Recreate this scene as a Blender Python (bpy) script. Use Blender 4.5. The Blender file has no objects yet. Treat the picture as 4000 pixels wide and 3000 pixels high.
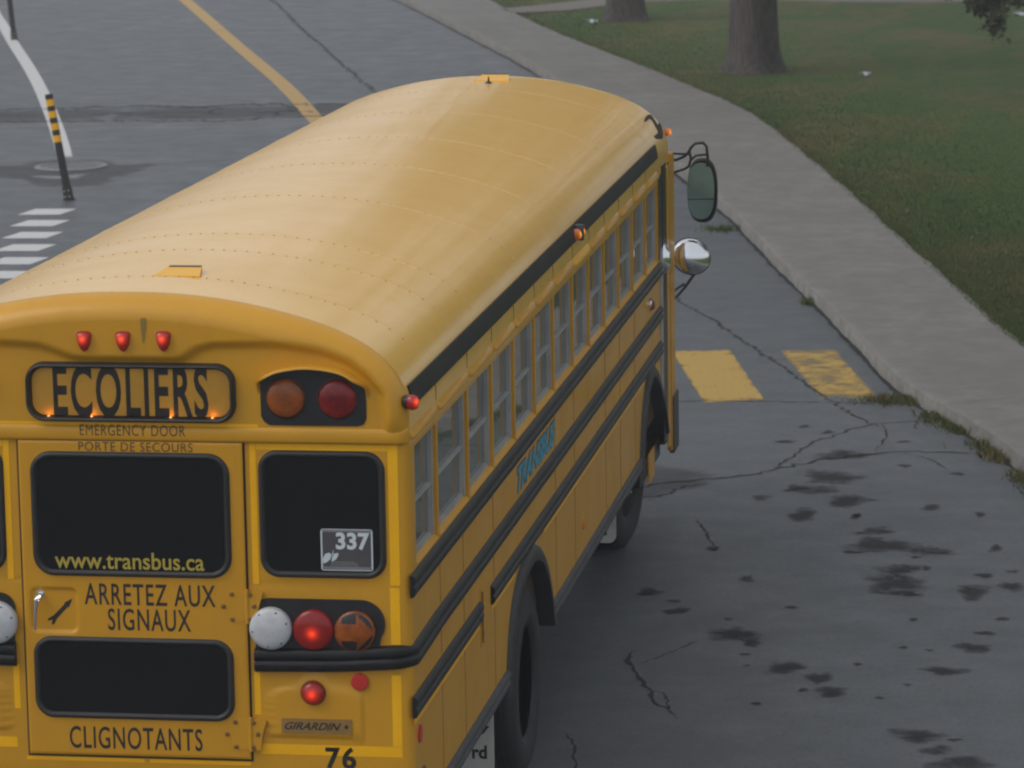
import bpy, bmesh, math, random
import numpy as np
from mathutils import Vector, Matrix
from mathutils.geometry import tessellate_polygon
random.seed(7); rng = np.random.default_rng(7)
S = bpy.context.scene
COL = S.collection
PI = math.pi

# ------------------------------------------------------------------ camera
def rot_cols(yaw, pitch, roll):
    cy, sy, cp, sp = math.cos(yaw), math.sin(yaw), math.cos(pitch), math.sin(pitch)
    f = Vector((sy*cp, cy*cp, -sp)); r = Vector((cy, -sy, 0)); u = r.cross(f)
    c, s = math.cos(roll), math.sin(roll)
    return c*r + s*u, -s*r + c*u, f
cam_d = bpy.data.cameras.new('camera'); cam = bpy.data.objects.new('camera', cam_d); COL.objects.link(cam)
r, u, f = rot_cols(-0.15730356, 0.17744146, -0.01602777)
cam.matrix_world = Matrix(((r.x, u.x, -f.x, 4.0552), (r.y, u.y, -f.y, -15.0184), (r.z, u.z, -f.z, 5.4307), (0, 0, 0, 1)))
cam_d.sensor_width = 36; cam_d.lens = 36*14353.94/4000
cam_d.clip_start = 0.5; cam_d.clip_end = 2000
cam_d.dof.use_dof = True; cam_d.dof.focus_distance = 19; cam_d.dof.aperture_fstop = 6.5
S.cycles.filter_width = 2.1
S.camera = cam

# ------------------------------------------------------------------ light
SUN_EL, SUN_AZ = math.radians(48), math.radians(-115)      # azimuth from +y towards +x
w = bpy.data.worlds.new('World'); S.world = w; w.use_nodes = True
nt = w.node_tree; nt.nodes.clear()
sky = nt.nodes.new('ShaderNodeTexSky'); sky.sky_type = 'NISHITA'; sky.sun_disc = False
sky.sun_elevation = SUN_EL; sky.sun_rotation = SUN_AZ
sky.air_density = 1.0; sky.dust_density = 4.0; sky.ozone_density = 1.0
hs = nt.nodes.new('ShaderNodeHueSaturation'); hs.inputs['Saturation'].default_value = 0.5
bg = nt.nodes.new('ShaderNodeBackground'); bg.inputs['Strength'].default_value = 0.10
wo = nt.nodes.new('ShaderNodeOutputWorld')
nt.links.new(sky.outputs[0], hs.inputs['Color']); ov = nt.nodes.new('ShaderNodeMix'); ov.data_type = 'RGBA'; ov.inputs[0].default_value = .6      # even cloud cover over the clear sky
ov.inputs[7].default_value = (5.55, 5.75, 6.05, 1); nt.links.new(hs.outputs[0], ov.inputs[6]); nt.links.new(ov.outputs[2], bg.inputs[0]); nt.links.new(bg.outputs[0], wo.inputs[0])
sd = bpy.data.lights.new('sun', 'SUN'); sd.energy = 0.5; sd.angle = math.radians(40); sd.color = (1, .97, .93)
so = bpy.data.objects.new('sun', sd); COL.objects.link(so)
dirv = Vector((math.sin(SUN_AZ)*math.cos(SUN_EL), math.cos(SUN_AZ)*math.cos(SUN_EL), math.sin(SUN_EL)))
so.rotation_euler = dirv.to_track_quat('Z', 'Y').to_euler(); so.location = dirv*60
S.view_settings.view_transform = 'Standard'; S.view_settings.look = 'None'
S.view_settings.exposure = 0.42; S.view_settings.gamma = 1

# ------------------------------------------------------------------ materials
def mat(name):
    m = bpy.data.materials.new(name); m.use_nodes = True
    return m, m.node_tree, m.node_tree.nodes['Principled BSDF']
def N(t, typ, **kw):
    n = t.nodes.new(typ)
    for k, v in kw.items():
        if hasattr(n, k): setattr(n, k, v)
        else: n.inputs[k.replace('_', ' ')].default_value = v
    return n
def rgba(c): return (c[0], c[1], c[2], 1)
def noise(t, scale, detail=4, rough=.55, coord=None, dist=0):
    n = N(t, 'ShaderNodeTexNoise'); n.inputs['Scale'].default_value = scale; n.inputs['Detail'].default_value = detail
    n.inputs['Roughness'].default_value = rough; n.inputs['Distortion'].default_value = dist
    if coord is not None: t.links.new(coord, n.inputs['Vector'])
    return n
def ramp(t, fac, stops):
    n = N(t, 'ShaderNodeValToRGB'); e = n.color_ramp.elements
    while len(e) < len(stops): e.new(.5)
    for k, (p, c) in enumerate(stops): e[k].position = p; e[k].color = rgba(c) if len(c) == 3 else c
    t.links.new(fac, n.inputs[0]); return n
def wpos(t): return N(t, 'ShaderNodeNewGeometry').outputs['Position']
def mix(t, fac, a, b, blend='MIX'):
    n = N(t, 'ShaderNodeMix', data_type='RGBA', blend_type=blend)
    for s, v in ((0, fac), (6, a), (7, b)):
        if hasattr(v, 'links'): t.links.new(v, n.inputs[s])
        else: n.inputs[s].default_value = v if not isinstance(v, tuple) else rgba(v)
    return n.outputs[2]
def plain(name, c, rough=.5, metal=0, spec=.5, coat=0, var=.12, vscale=6, bump=0, bscale=80):
    m, t, b = mat(name)
    p = wpos(t)
    n = noise(t, vscale, 5, .6, p)
    lo = tuple(x*(1-var) for x in c); hi = tuple(min(1, x*(1+var)) for x in c)
    t.links.new(ramp(t, n.outputs[0], [(.3, lo), (.7, hi)]).outputs[0], b.inputs['Base Color'])
    b.inputs['Roughness'].default_value = rough; b.inputs['Metallic'].default_value = metal
    b.inputs['Specular IOR Level'].default_value = spec; b.inputs['Coat Weight'].default_value = coat; b.inputs['Coat Roughness'].default_value = .06
    if bump:
        bn = N(t, 'ShaderNodeBump'); bn.inputs['Strength'].default_value = bump; bn.inputs['Distance'].default_value = .01
        t.links.new(noise(t, bscale, 6, .7, p).outputs[0], bn.inputs['Height']); t.links.new(bn.outputs[0], b.inputs['Normal'])
    return m
def paint(name, c, coat, rough, dirt=.25, bump=.05, streaky=1.0):
    m, t, b = mat(name); p = wpos(t)
    big = noise(t, 1.6, 5, .6, p); fine = noise(t, 38, 4, .7, p)
    mp = N(t, 'ShaderNodeMapping'); t.links.new(p, mp.inputs[0]); mp.inputs['Scale'].default_value = (9, 9, .9)
    streak = noise(t, 1.0, 5, .65, mp.outputs[0])
    base = mix(t, ramp(t, big.outputs[0], [(.35, (0, 0, 0)), (.75, (1, 1, 1))]).outputs[0], c, tuple(x*.88 for x in c))
    d1 = ramp(t, streak.outputs[0], [(.55, (0, 0, 0)), (.8, (dirt*streaky,)*3)]).outputs[0]
    base = mix(t, d1, base, (.22, .12, .03))
    d2 = ramp(t, fine.outputs[0], [(.66, (0, 0, 0)), (.78, (dirt*.7,)*3)]).outputs[0]
    base = mix(t, d2, base, (.20, .12, .04))
    t.links.new(base, b.inputs['Base Color'])
    rr = ramp(t, big.outputs[0], [(.3, (rough-.06,)*3), (.7, (rough+.1,)*3)]).outputs[0]
    t.links.new(rr, b.inputs['Roughness'])
    b.inputs['Coat Weight'].default_value = coat; b.inputs['Coat Roughness'].default_value = .05; b.inputs['Coat IOR'].default_value = 1.5
    if not bump: return m
    bn = N(t, 'ShaderNodeBump'); bn.inputs['Strength'].default_value = bump; bn.inputs['Distance'].default_value = .05
    t.links.new(noise(t, 2.3, 2, .5, p).outputs[0], bn.inputs['Height'])
    t.links.new(bn.outputs[0], b.inputs['Normal']); t.links.new(bn.outputs[0], b.inputs['Coat Normal'])
    return m
def glow(name, base, core, strength, r0, r1, rough=.15, pw_=3.0):
    """lens that is lit from a bulb behind it: emission falls off from the bulb"""
    m, t, b = mat(name)
    b.inputs['Base Color'].default_value = rgba(base); b.inputs['Roughness'].default_value = rough
    tc = N(t, 'ShaderNodeTexCoord'); vl = N(t, 'ShaderNodeVectorMath', operation='LENGTH'); t.links.new(tc.outputs['Object'], vl.inputs[0])
    mr = N(t, 'ShaderNodeMapRange'); mr.inputs['From Min'].default_value = r0; mr.inputs['From Max'].default_value = r1
    mr.inputs['To Min'].default_value = 1; mr.inputs['To Max'].default_value = 0; t.links.new(vl.outputs['Value'], mr.inputs['Value'])
    pw = N(t, 'ShaderNodeMath', operation='POWER'); t.links.new(mr.outputs[0], pw.inputs[0]); pw.inputs[1].default_value = pw_
    ml = N(t, 'ShaderNodeMath', operation='MULTIPLY_ADD'); t.links.new(pw.outputs[0], ml.inputs[0]); ml.inputs[1].default_value = strength; ml.inputs[2].default_value = .03
    b.inputs['Emission Color'].default_value = rgba(core); t.links.new(ml.outputs[0], b.inputs['Emission Strength'])
    return m

YEL = (.66, .318, .004)
M = {}
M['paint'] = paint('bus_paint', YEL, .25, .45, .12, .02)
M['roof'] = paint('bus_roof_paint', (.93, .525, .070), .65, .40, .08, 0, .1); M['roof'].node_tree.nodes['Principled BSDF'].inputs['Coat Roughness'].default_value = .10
M['door'] = paint('bus_door_paint', (.65, .31, .004), .2, .42)
M['tape'] = plain('reflective_tape', (1.0, .49, .002), .35, spec=.4, var=.06)
M['bright'] = plain('fresh_yellow_paint', (.86, .44, .012), .35, var=.05)
M['black'] = plain('black_paint', (.016, .016, .017), .38, var=.3)
M['rail'] = plain('black_rail_paint', (.010, .010, .011), .42, spec=.35, coat=0, var=.35, vscale=14)
M['skirt'] = plain('dusty_rail', (.055, .057, .06), .6, var=.3, vscale=9)
M['stripe'] = plain('drip_rail_black', (.016, .016, .013), .55, spec=.3, var=.3)
M['rubber'] = plain('rubber', (.022, .021, .021), .48, var=.2)
M['letter'] = plain('black_lettering', (.02, .017, .014), .6, var=.5, vscale=60)
M['worn'] = plain('worn_lettering', (.085, .05, .022), .6, var=.6, vscale=70)
M['gap'] = plain('dark_gap', (.05, .028, .009), .8, var=.3)
M['alu'] = plain('aluminium', (.40, .40, .39), .5, metal=.3, var=.15)
M['chrome'] = plain('chrome', (.85, .86, .88), .04, metal=1, var=.02)
M['mirror'] = plain('mirror_glass', (.30, .42, .36), .03, metal=1, var=.02)
M['bolt'] = plain('dirty_bolt', (.20, .10, .025), .6, var=.4, vscale=40)
M['rivet'] = plain('faded_rivet', (.46, .26, .06), .6, var=.4, vscale=40)
M['white'] = plain('white_lens', (.55, .56, .58), .3, var=.12, vscale=22)
M['flap'] = plain('white_mudflap', (.62, .60, .56), .6, var=.12)
M['tyre'] = plain('tyre_rubber', (.022, .022, .023), .75, var=.3, vscale=20)
M['rim'] = plain('dusty_rim', (.03, .03, .033), .6, var=.3)
M['red'] = plain('red_reflector', (.55, .03, .02), .3, var=.15)
M['reddim'] = plain('red_lens', (.20, .008, .008), .22, var=.45, vscale=16)
M['ambdim'] = plain('amber_lens', (.26, .062, .006), .22, var=.45, vscale=16)
M['orange'] = plain('orange_reflector', (.75, .24, .02), .3, var=.1)
M['redglow'] = glow('lit_red_lens', (.26, .006, .010), (1, .07, .015), 1.0, .003, .040)
M['redglow_big'] = glow('lit_red_lamp', (.20, .006, .008), (1, .055, .012), .8, .005, .058)
M['ambglow'] = glow('lit_amber_lens', (.60, .15, .01), (1, .30, .03), 1.2, .006, .045)
M['signback'] = plain('sign_back', (.78, .40, .03), .55, var=.1)
M['plate'] = plain('name_plate', (.30, .17, .045), .5, var=.12)
M['patch'] = plain('dark_olive', (.26, .17, .035), .5, var=.15)
M['blue'] = plain('blue_lettering', (.055, .30, .42), .45, var=.1)
M['sticker'] = plain('grey_sticker', (.075, .068, .075), .5, var=.1)
M['stickw'] = plain('white_print', (.62, .68, .72), .5, var=.06)
M['stickg'] = plain('grey_print', (.20, .20, .22), .5, var=.1)
M['webyel'] = plain('yellow_print', (.44, .34, .05), .5, var=.15, vscale=90)
def glassmat(name, c, rough=.03, spec=.5, wav=.0):
    m, t, b = mat(name); b.inputs['Base Color'].default_value = rgba(c); b.inputs['Roughness'].default_value = rough
    b.inputs['Specular IOR Level'].default_value = spec
    if wav:
        p = wpos(t); bn = N(t, 'ShaderNodeBump'); bn.inputs['Strength'].default_value = wav; bn.inputs['Distance'].default_value = .02
        t.links.new(noise(t, 3, 2, .5, p).outputs[0], bn.inputs['Height']); t.links.new(bn.outputs[0], b.inputs['Normal'])
    return m
M['glass'] = glassmat('tinted_rear_glass', (.006, .006, .007), .06, .35)
M['pane'] = glassmat('side_pane_glass', (.125, .14, .122), .02, .5, .03); M['pane'].node_tree.nodes['Principled BSDF'].inputs['IOR'].default_value = 3.0
def clear_glass():
    m, t, b = mat('sign_glass'); out = t.nodes['Material Output']
    tr = N(t, 'ShaderNodeBsdfTransparent'); gl = N(t, 'ShaderNodeBsdfGlossy'); gl.inputs['Roughness'].default_value = .05
    fr = N(t, 'ShaderNodeFresnel'); fr.inputs[0].default_value = 1.2; mx = N(t, 'ShaderNodeMixShader')
    t.links.new(fr.outputs[0], mx.inputs[0]); t.links.new(tr.outputs[0], mx.inputs[1]); t.links.new(gl.outputs[0], mx.inputs[2]); t.links.new(mx.outputs[0], out.inputs[0])
    return m
M['clear'] = clear_glass()
def emis(name, c, s):
    m, t, b = mat(name); b.inputs['Emission Color'].default_value = rgba(c); b.inputs['Emission Strength'].default_value = s
    b.inputs['Base Color'].default_value = rgba(c); return m
M['bulb'] = emis('warm_bulb', (1, .50, .16), .7)

def asphalt():
    m, t, b = mat('asphalt'); p = wpos(t)
    big = noise(t, .22, 5, .6, p); mid = noise(t, 1.9, 6, .65, p); fine = noise(t, 34, 6, .78, p); grit = noise(t, 75, 3, .75, p)
    c = mix(t, ramp(t, big.outputs[0], [(.3, (0, 0, 0)), (.7, (1, 1, 1))]).outputs[0], (.077, .088, .097), (.102, .113, .121))
    c = mix(t, ramp(t, mid.outputs[0], [(.35, (0, 0, 0)), (.75, (.35,)*3)]).outputs[0], c, (.080, .081, .085))
    c = mix(t, ramp(t, fine.outputs[0], [(.34, (.75,)*3), (.52, (0, 0, 0))]).outputs[0], c, (.038, .039, .042))
    c = mix(t, ramp(t, grit.outputs[0], [(.58, (0, 0, 0)), (.72, (.55,)*3)]).outputs[0], c, (.22, .225, .225))
    t.links.new(c, b.inputs['Base Color'])
    t.links.new(ramp(t, mid.outputs[0], [(.3, (.42,)*3), (.7, (.6,)*3)]).outputs[0], b.inputs['Roughness'])
    b.inputs['Specular IOR Level'].default_value = .38
    bn = N(t, 'ShaderNodeBump'); bn.inputs['Strength'].default_value = .6; bn.inputs['Distance'].default_value = .006
    t.links.new(fine.outputs[0], bn.inputs['Height']); t.links.new(bn.outputs[0], b.inputs['Normal'])
    return m
M['asphalt'] = asphalt()
def fade_mat(name, c, rough, nscale, cut, dens=1.0, spec=.4, soft=.16, nw=1.3):
    """a stain or worn mark: its edge breaks up by noise along the mesh's own fade attribute"""
    m, t, b = mat(name); out = t.nodes['Material Output']; p = wpos(t)
    at = N(t, 'ShaderNodeAttribute', attribute_name='fade'); n = noise(t, nscale, 5, .65, p)
    ad = N(t, 'ShaderNodeMath', operation='MULTIPLY_ADD'); t.links.new(n.outputs[0], ad.inputs[0]); ad.inputs[1].default_value = nw; t.links.new(at.outputs['Fac'], ad.inputs[2])
    rm = ramp(t, ad.outputs[0], [(cut, (0, 0, 0)), (min(1, cut+soft), (dens,)*3)])
    sc = N(t, 'ShaderNodeMath', operation='MULTIPLY'); t.links.new(ad.outputs[0], sc.inputs[0]); sc.inputs[1].default_value = .5
    t.links.new(sc.outputs[0], rm.inputs[0])
    tr = N(t, 'ShaderNodeBsdfTransparent'); mx = N(t, 'ShaderNodeMixShader')
    n2 = noise(t, 40, 4, .7, p)
    t.links.new(ramp(t, n2.outputs[0], [(.3, tuple(x*.75 for x in c)), (.7, tuple(x*1.2 for x in c))]).outputs[0], b.inputs['Base Color'])
    b.inputs['Roughness'].default_value = rough; b.inputs['Specular IOR Level'].default_value = spec
    t.links.new(rm.outputs[0], mx.inputs[0]); t.links.new(tr.outputs[0], mx.inputs[1]); t.links.new(b.outputs[0], mx.inputs[2]); t.links.new(mx.outputs[0], out.inputs[0])
    return m
M['oil'] = fade_mat('oil_stain', (.026, .025, .027), .85, 7, .58, .58, .12, .28, 1.7)
M['crack'] = fade_mat('crack', (.030, .028, .026), .9, 14, .46, .55, .1)
M['patchroad'] = fade_mat('worn_asphalt_patch', (.062, .062, .068), .6, 3.5, .52, .50, .3, .3, 1.7)
M['roadyel'] = fade_mat('yellow_road_paint', (.52, .33, .07), .6, 5, .50, .90, .4, .22)
M['centre'] = fade_mat('faded_yellow_line', (.50, .315, .10), .6, 7, .36, .95)
M['roadwhite'] = fade_mat('white_road_paint', (.62, .62, .61), .6, 9, .36, .95)
M['puddle'] = fade_mat('wet_film', (.10, .12, .13), .12, 5.0, .50, .6, .6, .3)
def concrete():
    m, t, b = mat('concrete'); p = wpos(t)
    big = noise(t, .5, 6, .65, p); mid = noise(t, 4, 6, .7, p); fine = noise(t, 90, 4, .7, p)
    c = mix(t, ramp(t, big.outputs[0], [(.35, (0, 0, 0)), (.7, (1, 1, 1))]).outputs[0], (.174, .168, .156), (.230, .223, .208))
    c = mix(t, ramp(t, mid.outputs[0], [(.42, (.75,)*3), (.60, (0, 0, 0))]).outputs[0], c, (.155, .145, .13))
    c = mix(t, ramp(t, fine.outputs[0], [(.35, (.4,)*3), (.5, (0, 0, 0))]).outputs[0], c, (.17, .16, .145))
    t.links.new(c, b.inputs['Base Color']); b.inputs['Roughness'].default_value = .75; b.inputs['Specular IOR Level'].default_value = .3
    bn = N(t, 'ShaderNodeBump'); bn.inputs['Strength'].default_value = .3; bn.inputs['Distance'].default_value = .005
    t.links.new(fine.outputs[0], bn.inputs['Height']); t.links.new(bn.outputs[0], b.inputs['Normal'])
    return m
M['concrete'] = concrete()
M['kerbface'] = plain('stained_kerb_face', (.19, .18, .165), .8, var=.3, vscale=5)
M['joint'] = plain('joint_dark', (.14, .13, .12), .9, var=.3)
def grassmat(name, blade):
    m, t, b = mat(name); p = wpos(t)
    mp = N(t, 'ShaderNodeMapping'); t.links.new(p, mp.inputs[0]); mp.inputs['Scale'].default_value = (1, .45, 1)
    big = noise(t, .55, 5, .62, mp.outputs[0], .6); mid = noise(t, 3.2, 4, .6, mp.outputs[0])
    c = mix(t, ramp(t, big.outputs[0], [(.42, (0, 0, 0)), (.66, (1, 1, 1))]).outputs[0], (.058, .100, .022), (.135, .112, .042))
    c = mix(t, ramp(t, mid.outputs[0], [(.35, (.7,)*3), (.6, (0, 0, 0))]).outputs[0], c, (.045, .085, .020))
    if blade:
        g = N(t, 'ShaderNodeNewGeometry')
        c = mix(t, ramp(t, g.outputs['Random Per Island'], [(.55, (0, 0, 0)), (1, (.7,)*3)]).outputs[0], c, (.15, .145, .055))
        b.inputs['Roughness'].default_value = .65
    else: b.inputs['Roughness'].default_value = .95
    b.inputs['Specular IOR Level'].default_value = .15
    t.links.new(c, b.inputs['Base Color']); return m
M['lawn'] = grassmat('lawn_soil', False); M['blade'] = grassmat('grass_blades', True)
M['gravel'] = plain('gravel', (.165, .145, .128), .9, var=.25, vscale=30, bump=.4, bscale=60)
def bark():
    m, t, b = mat('bark'); p = wpos(t)
    mp = N(t, 'ShaderNodeMapping'); t.links.new(p, mp.inputs[0]); mp.inputs['Scale'].default_value = (1, 1, .16)
    n = noise(t, 22, 6, .7, mp.outputs[0], .4)
    t.links.new(ramp(t, n.outputs[0], [(.35, (.036, .030, .026)), (.65, (.112, .094, .082))]).outputs[0], b.inputs['Base Color'])
    b.inputs['Roughness'].default_value = .9
    bn = N(t, 'ShaderNodeBump'); bn.inputs['Strength'].default_value = .9; bn.inputs['Distance'].default_value = .04
    t.links.new(n.outputs[0], bn.inputs['Height']); t.links.new(bn.outputs[0], b.inputs['Normal']); return m
M['bark'] = bark()
def leafmat():
    m, t, b = mat('leaf'); g = N(t, 'ShaderNodeNewGeometry')
    t.links.new(ramp(t, g.outputs['Random Per Island'], [(0, (.022, .040, .010)), (.6, (.045, .072, .016)), (1, (.085, .105, .025))]).outputs[0], b.inputs['Base Color'])
    b.inputs['Roughness'].default_value = .55; return m
M['leaf'] = leafmat()
M['postblack'] = plain('post_black', (.018, .018, .019), .5, var=.3)
M['paper'] = plain('paper', (.48, .50, .53), .8, var=.06)
M['iron'] = plain('cast_iron', (.15, .14, .135), .5, metal=.0, var=.35, vscale=25, bump=.5, bscale=40)

# ------------------------------------------------------------------ mesh helpers
class MB:
    def __init__(s): s.v = []; s.f = []; s.m = []; s.fade = []
    def add(s, v, f, mi=0):
        o = len(s.v); s.v += [tuple(p) for p in v]; s.f += [tuple(i+o for i in q) for q in f]; s.m += [mi]*len(f); return s
    def box(s, x0, x1, y0, y1, z0, z1, b=0, mi=0, seg=2):
        bm = bmesh.new(); bmesh.ops.create_cube(bm, size=1)
        for v in bm.verts: v.co = Vector((x0+(v.co.x+.5)*(x1-x0), y0+(v.co.y+.5)*(y1-y0), z0+(v.co.z+.5)*(z1-z0)))
        if b: bmesh.ops.bevel(bm, geom=bm.edges[:], offset=b, segments=seg, affect='EDGES', profile=.5)
        bm.verts.ensure_lookup_table()
        for i, v in enumerate(bm.verts): v.index = i
        s.add([v.co[:] for v in bm.verts], [[v.index for v in q.verts] for q in bm.faces], mi); bm.free(); return s
    def tube(s, pts, rad, n=8, closed=False, mi=0, cap=True):
        pts = [Vector(p) for p in pts]; k = len(pts); V = []; F = []
        up = Vector((0.13, 0.21, 1)).normalized()
        for i, p in enumerate(pts):
            a = pts[(i-1) % k] if (closed or i > 0) else p; b = pts[(i+1) % k] if (closed or i < k-1) else p
            t = (b-a).normalized(); e1 = t.cross(up)
            if e1.length < .05: e1 = t.cross(Vector((1, 0, 0)))
            e1.normalize(); e2 = t.cross(e1); rr = rad[i] if isinstance(rad, (list, tuple)) else rad
            for j in range(n): V.append(p+rr*(math.cos(2*PI*j/n)*e1+math.sin(2*PI*j/n)*e2))
        for i in range(k if closed else k-1):
            for j in range(n): F.append((i*n+j, i*n+(j+1) % n, ((i+1) % k)*n+(j+1) % n, ((i+1) % k)*n+j))
        if not closed and cap: F += [tuple(range(n)), tuple((k-1)*n+j for j in range(n))]
        return s.add(V, F, mi)
    def lathe(s, prof, c, ax, n=32, mi=0, sx=1, sy=1, e1=None):
        ax = Vector(ax).normalized(); e1 = Vector(e1) if e1 else (ax.cross(Vector((0, 0, 1))) if abs(ax.z) < .9 else Vector((1, 0, 0)))
        e1.normalize(); e2 = ax.cross(e1); c = Vector(c); V = []; F = []
        for (rr, h) in prof:
            for j in range(n): V.append(c+ax*h+rr*(sx*math.cos(2*PI*j/n)*e1+sy*math.sin(2*PI*j/n)*e2))
        for i in range(len(prof)-1):
            for j in range(n): F.append((i*n+j, i*n+(j+1) % n, (i+1)*n+(j+1) % n, (i+1)*n+j))
        if prof[0][0] > 1e-6: F.append(tuple(range(n)))
        if prof[-1][0] > 1e-6: F.append(tuple((len(prof)-1)*n+j for j in range(n)))
        return s.add(V, F, mi)
    def prism(s, poly, fn, w0, w1, mi=0):
        n = len(poly); V = [fn(a, b, w0) for a, b in poly]+[fn(a, b, w1) for a, b in poly]
        tr = tessellate_polygon([[Vector((a, b, 0)) for a, b in poly]])
        F = [tuple(t) for t in tr]+[tuple(i+n for i in t) for t in tr]+[(i, (i+1) % n, (i+1) % n+n, i+n) for i in range(n)]
        return s.add(V, F, mi)
    def strip(s, prof, path, closed=False, mi=0):
        """prof: list of points per path station already computed"""
        k = len(path); n = len(path[0]); V = [p for st in path for p in st]; F = []
        for i in range(k if closed else k-1):
            for j in range(n-1): F.append((i*n+j, i*n+j+1, ((i+1) % k)*n+j+1, ((i+1) % k)*n+j))
        return s.add(V, F, mi)
WORG = {}
def link(name, data, parent=None, loc=None):
    o = bpy.data.objects.new(name, data); COL.objects.link(o); o.parent = parent
    wl = Vector(loc if loc is not None else (0, 0, 0)); o.location = wl-(WORG[parent.name] if parent else Vector((0, 0, 0))); WORG[o.name] = wl
    return o
def build(mb, name, mats, parent=None, smooth=35, fade=None, origin=None):
    if not isinstance(mats, (list, tuple)): mats = [mats]
    v = np.array(mb.v, dtype=float); c = (v.min(0)+v.max(0))/2 if origin is None else np.array(origin)
    me = bpy.data.meshes.new(name); me.from_pydata((v-c).tolist(), [], mb.f)
    for m in mats: me.materials.append(M[m] if isinstance(m, str) else m)
    if len(mats) > 1: me.polygons.foreach_set('material_index', mb.m)
    bm = bmesh.new(); bm.from_mesh(me); bmesh.ops.recalc_face_normals(bm, faces=bm.faces[:]); bm.to_mesh(me); bm.free()
    if smooth:
        me.shade_smooth(); me.set_sharp_from_angle(angle=math.radians(smooth))
    if fade is not None:
        a = me.attributes.new('fade', 'FLOAT', 'POINT'); a.data.foreach_set('value', fade)
    me.update()
    return link(name, me, parent, c)
def tag(o, label, cat, group=None, kind=None):
    o['label'] = label
    if cat: o['category'] = cat
    if group: o['group'] = group
    if kind: o['kind'] = kind
    return o
def structure(o, label=None):
    o['kind'] = 'structure'
    if label: o['label'] = label
    return o
def empty(name, loc):
    o = link(name, None, None, loc); o.empty_display_size = .3; return o
rear = lambda a, b, w: (a, -w, b)            # plane of the bus's back: w stands out towards the rear
def side(X): return lambda a, b, w: (X+w if X > 0 else X-w, a, b)
def rrect(x0, x1, z0, z1, r, n=8):
    p = []
    for cx, cz, a0 in ((x1-r, z1-r, 0), (x0+r, z1-r, 90), (x0+r, z0+r, 180), (x1-r, z0+r, 270)):
        for k in range(n+1):
            a = math.radians(a0+90*k/n); p.append((cx+r*math.cos(a), cz+r*math.sin(a)))
    return p
def offset_poly(poly, d):
    n = len(poly); out = []
    for i in range(n):
        p0, p1, p2 = Vector(poly[i-1]), Vector(poly[i]), Vector(poly[(i+1) % n])
        a = (p2-p0); 
        if a.length < 1e-9: a = Vector((1, 0))
        nn = Vector((a.y, -a.x)).normalized(); out.append((p1.x+nn.x*d, p1.y+nn.y*d))
    return out
def gasket(mb, poly, fn, wid, hgt, base=0, mi=0, n=6):
    """half-round rubber strip round a closed outline (outline = outer edge, counter-clockwise)"""
    st = []
    for i in range(len(poly)): st.append([])
    for k in range(n+1):
        t = k/n; off = -wid*t; w = base+hgt*math.sin(PI*t)**.7 if 0 < t < 1 else base
        for i, (a, b) in enumerate(offset_poly(poly, off)): st[i].append(fn(a, b, w))
    return mb.strip(None, st, closed=True, mi=mi)
def text_pts(s, bold=0, shear=0, spacing=1.0):
    c = bpy.data.curves.new('t', 'FONT'); c.body = s; c.size = 1; c.offset = bold; c.shear = shear; c.space_character = spacing
    c.resolution_u = 4; c.extrude = 0.0; c.fill_mode = 'FRONT'
    o = bpy.data.objects.new('t', c); COL.objects.link(o)
    dg = bpy.context.evaluated_depsgraph_get(); ev = o.evaluated_get(dg); me = ev.to_mesh()
    v = np.array([x.co[:] for x in me.vertices]); fc = [tuple(p.vertices) for p in me.polygons]
    ev.to_mesh_clear(); bpy.data.objects.remove(o); bpy.data.curves.remove(c)
    return v[:, :2], fc
def lettering(mb, s, box, fn, w, bold=0, shear=0, spacing=1.0, mi=0):
    v, fc = text_pts(s, bold, shear, spacing); lo, hi = v.min(0), v.max(0)
    x0, x1, z0, z1 = box
    V = [fn(x0+(p[0]-lo[0])/(hi[0]-lo[0])*(x1-x0), z0+(p[1]-lo[1])/(hi[1]-lo[1])*(z1-z0), w) for p in v]
    return mb.add(V, fc, mi)
def text_part(name, s, box, fn, w, m, parent, **kw):
    mb = MB(); lettering(mb, s, box, fn, w, **kw); return build(mb, name, m, parent, smooth=0)
def smooth_poly(pts, sub=6):
    P = [Vector(p) for p in pts]; out = []
    for i in range(len(P)-1):
        p0 = P[i-1] if i else 2*P[0]-P[1]; p1 = P[i]; p2 = P[i+1]; p3 = P[i+2] if i+2 < len(P) else 2*P[-1]-P[-2]
        for k in range(sub):
            t = k/sub; out.append(.5*((2*p1)+(p2-p0)*t+(2*p0-5*p1+4*p2-p3)*t*t+(3*p1-p0-3*p2+p3)*t**3))
    out.append(P[-1]); return out

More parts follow.
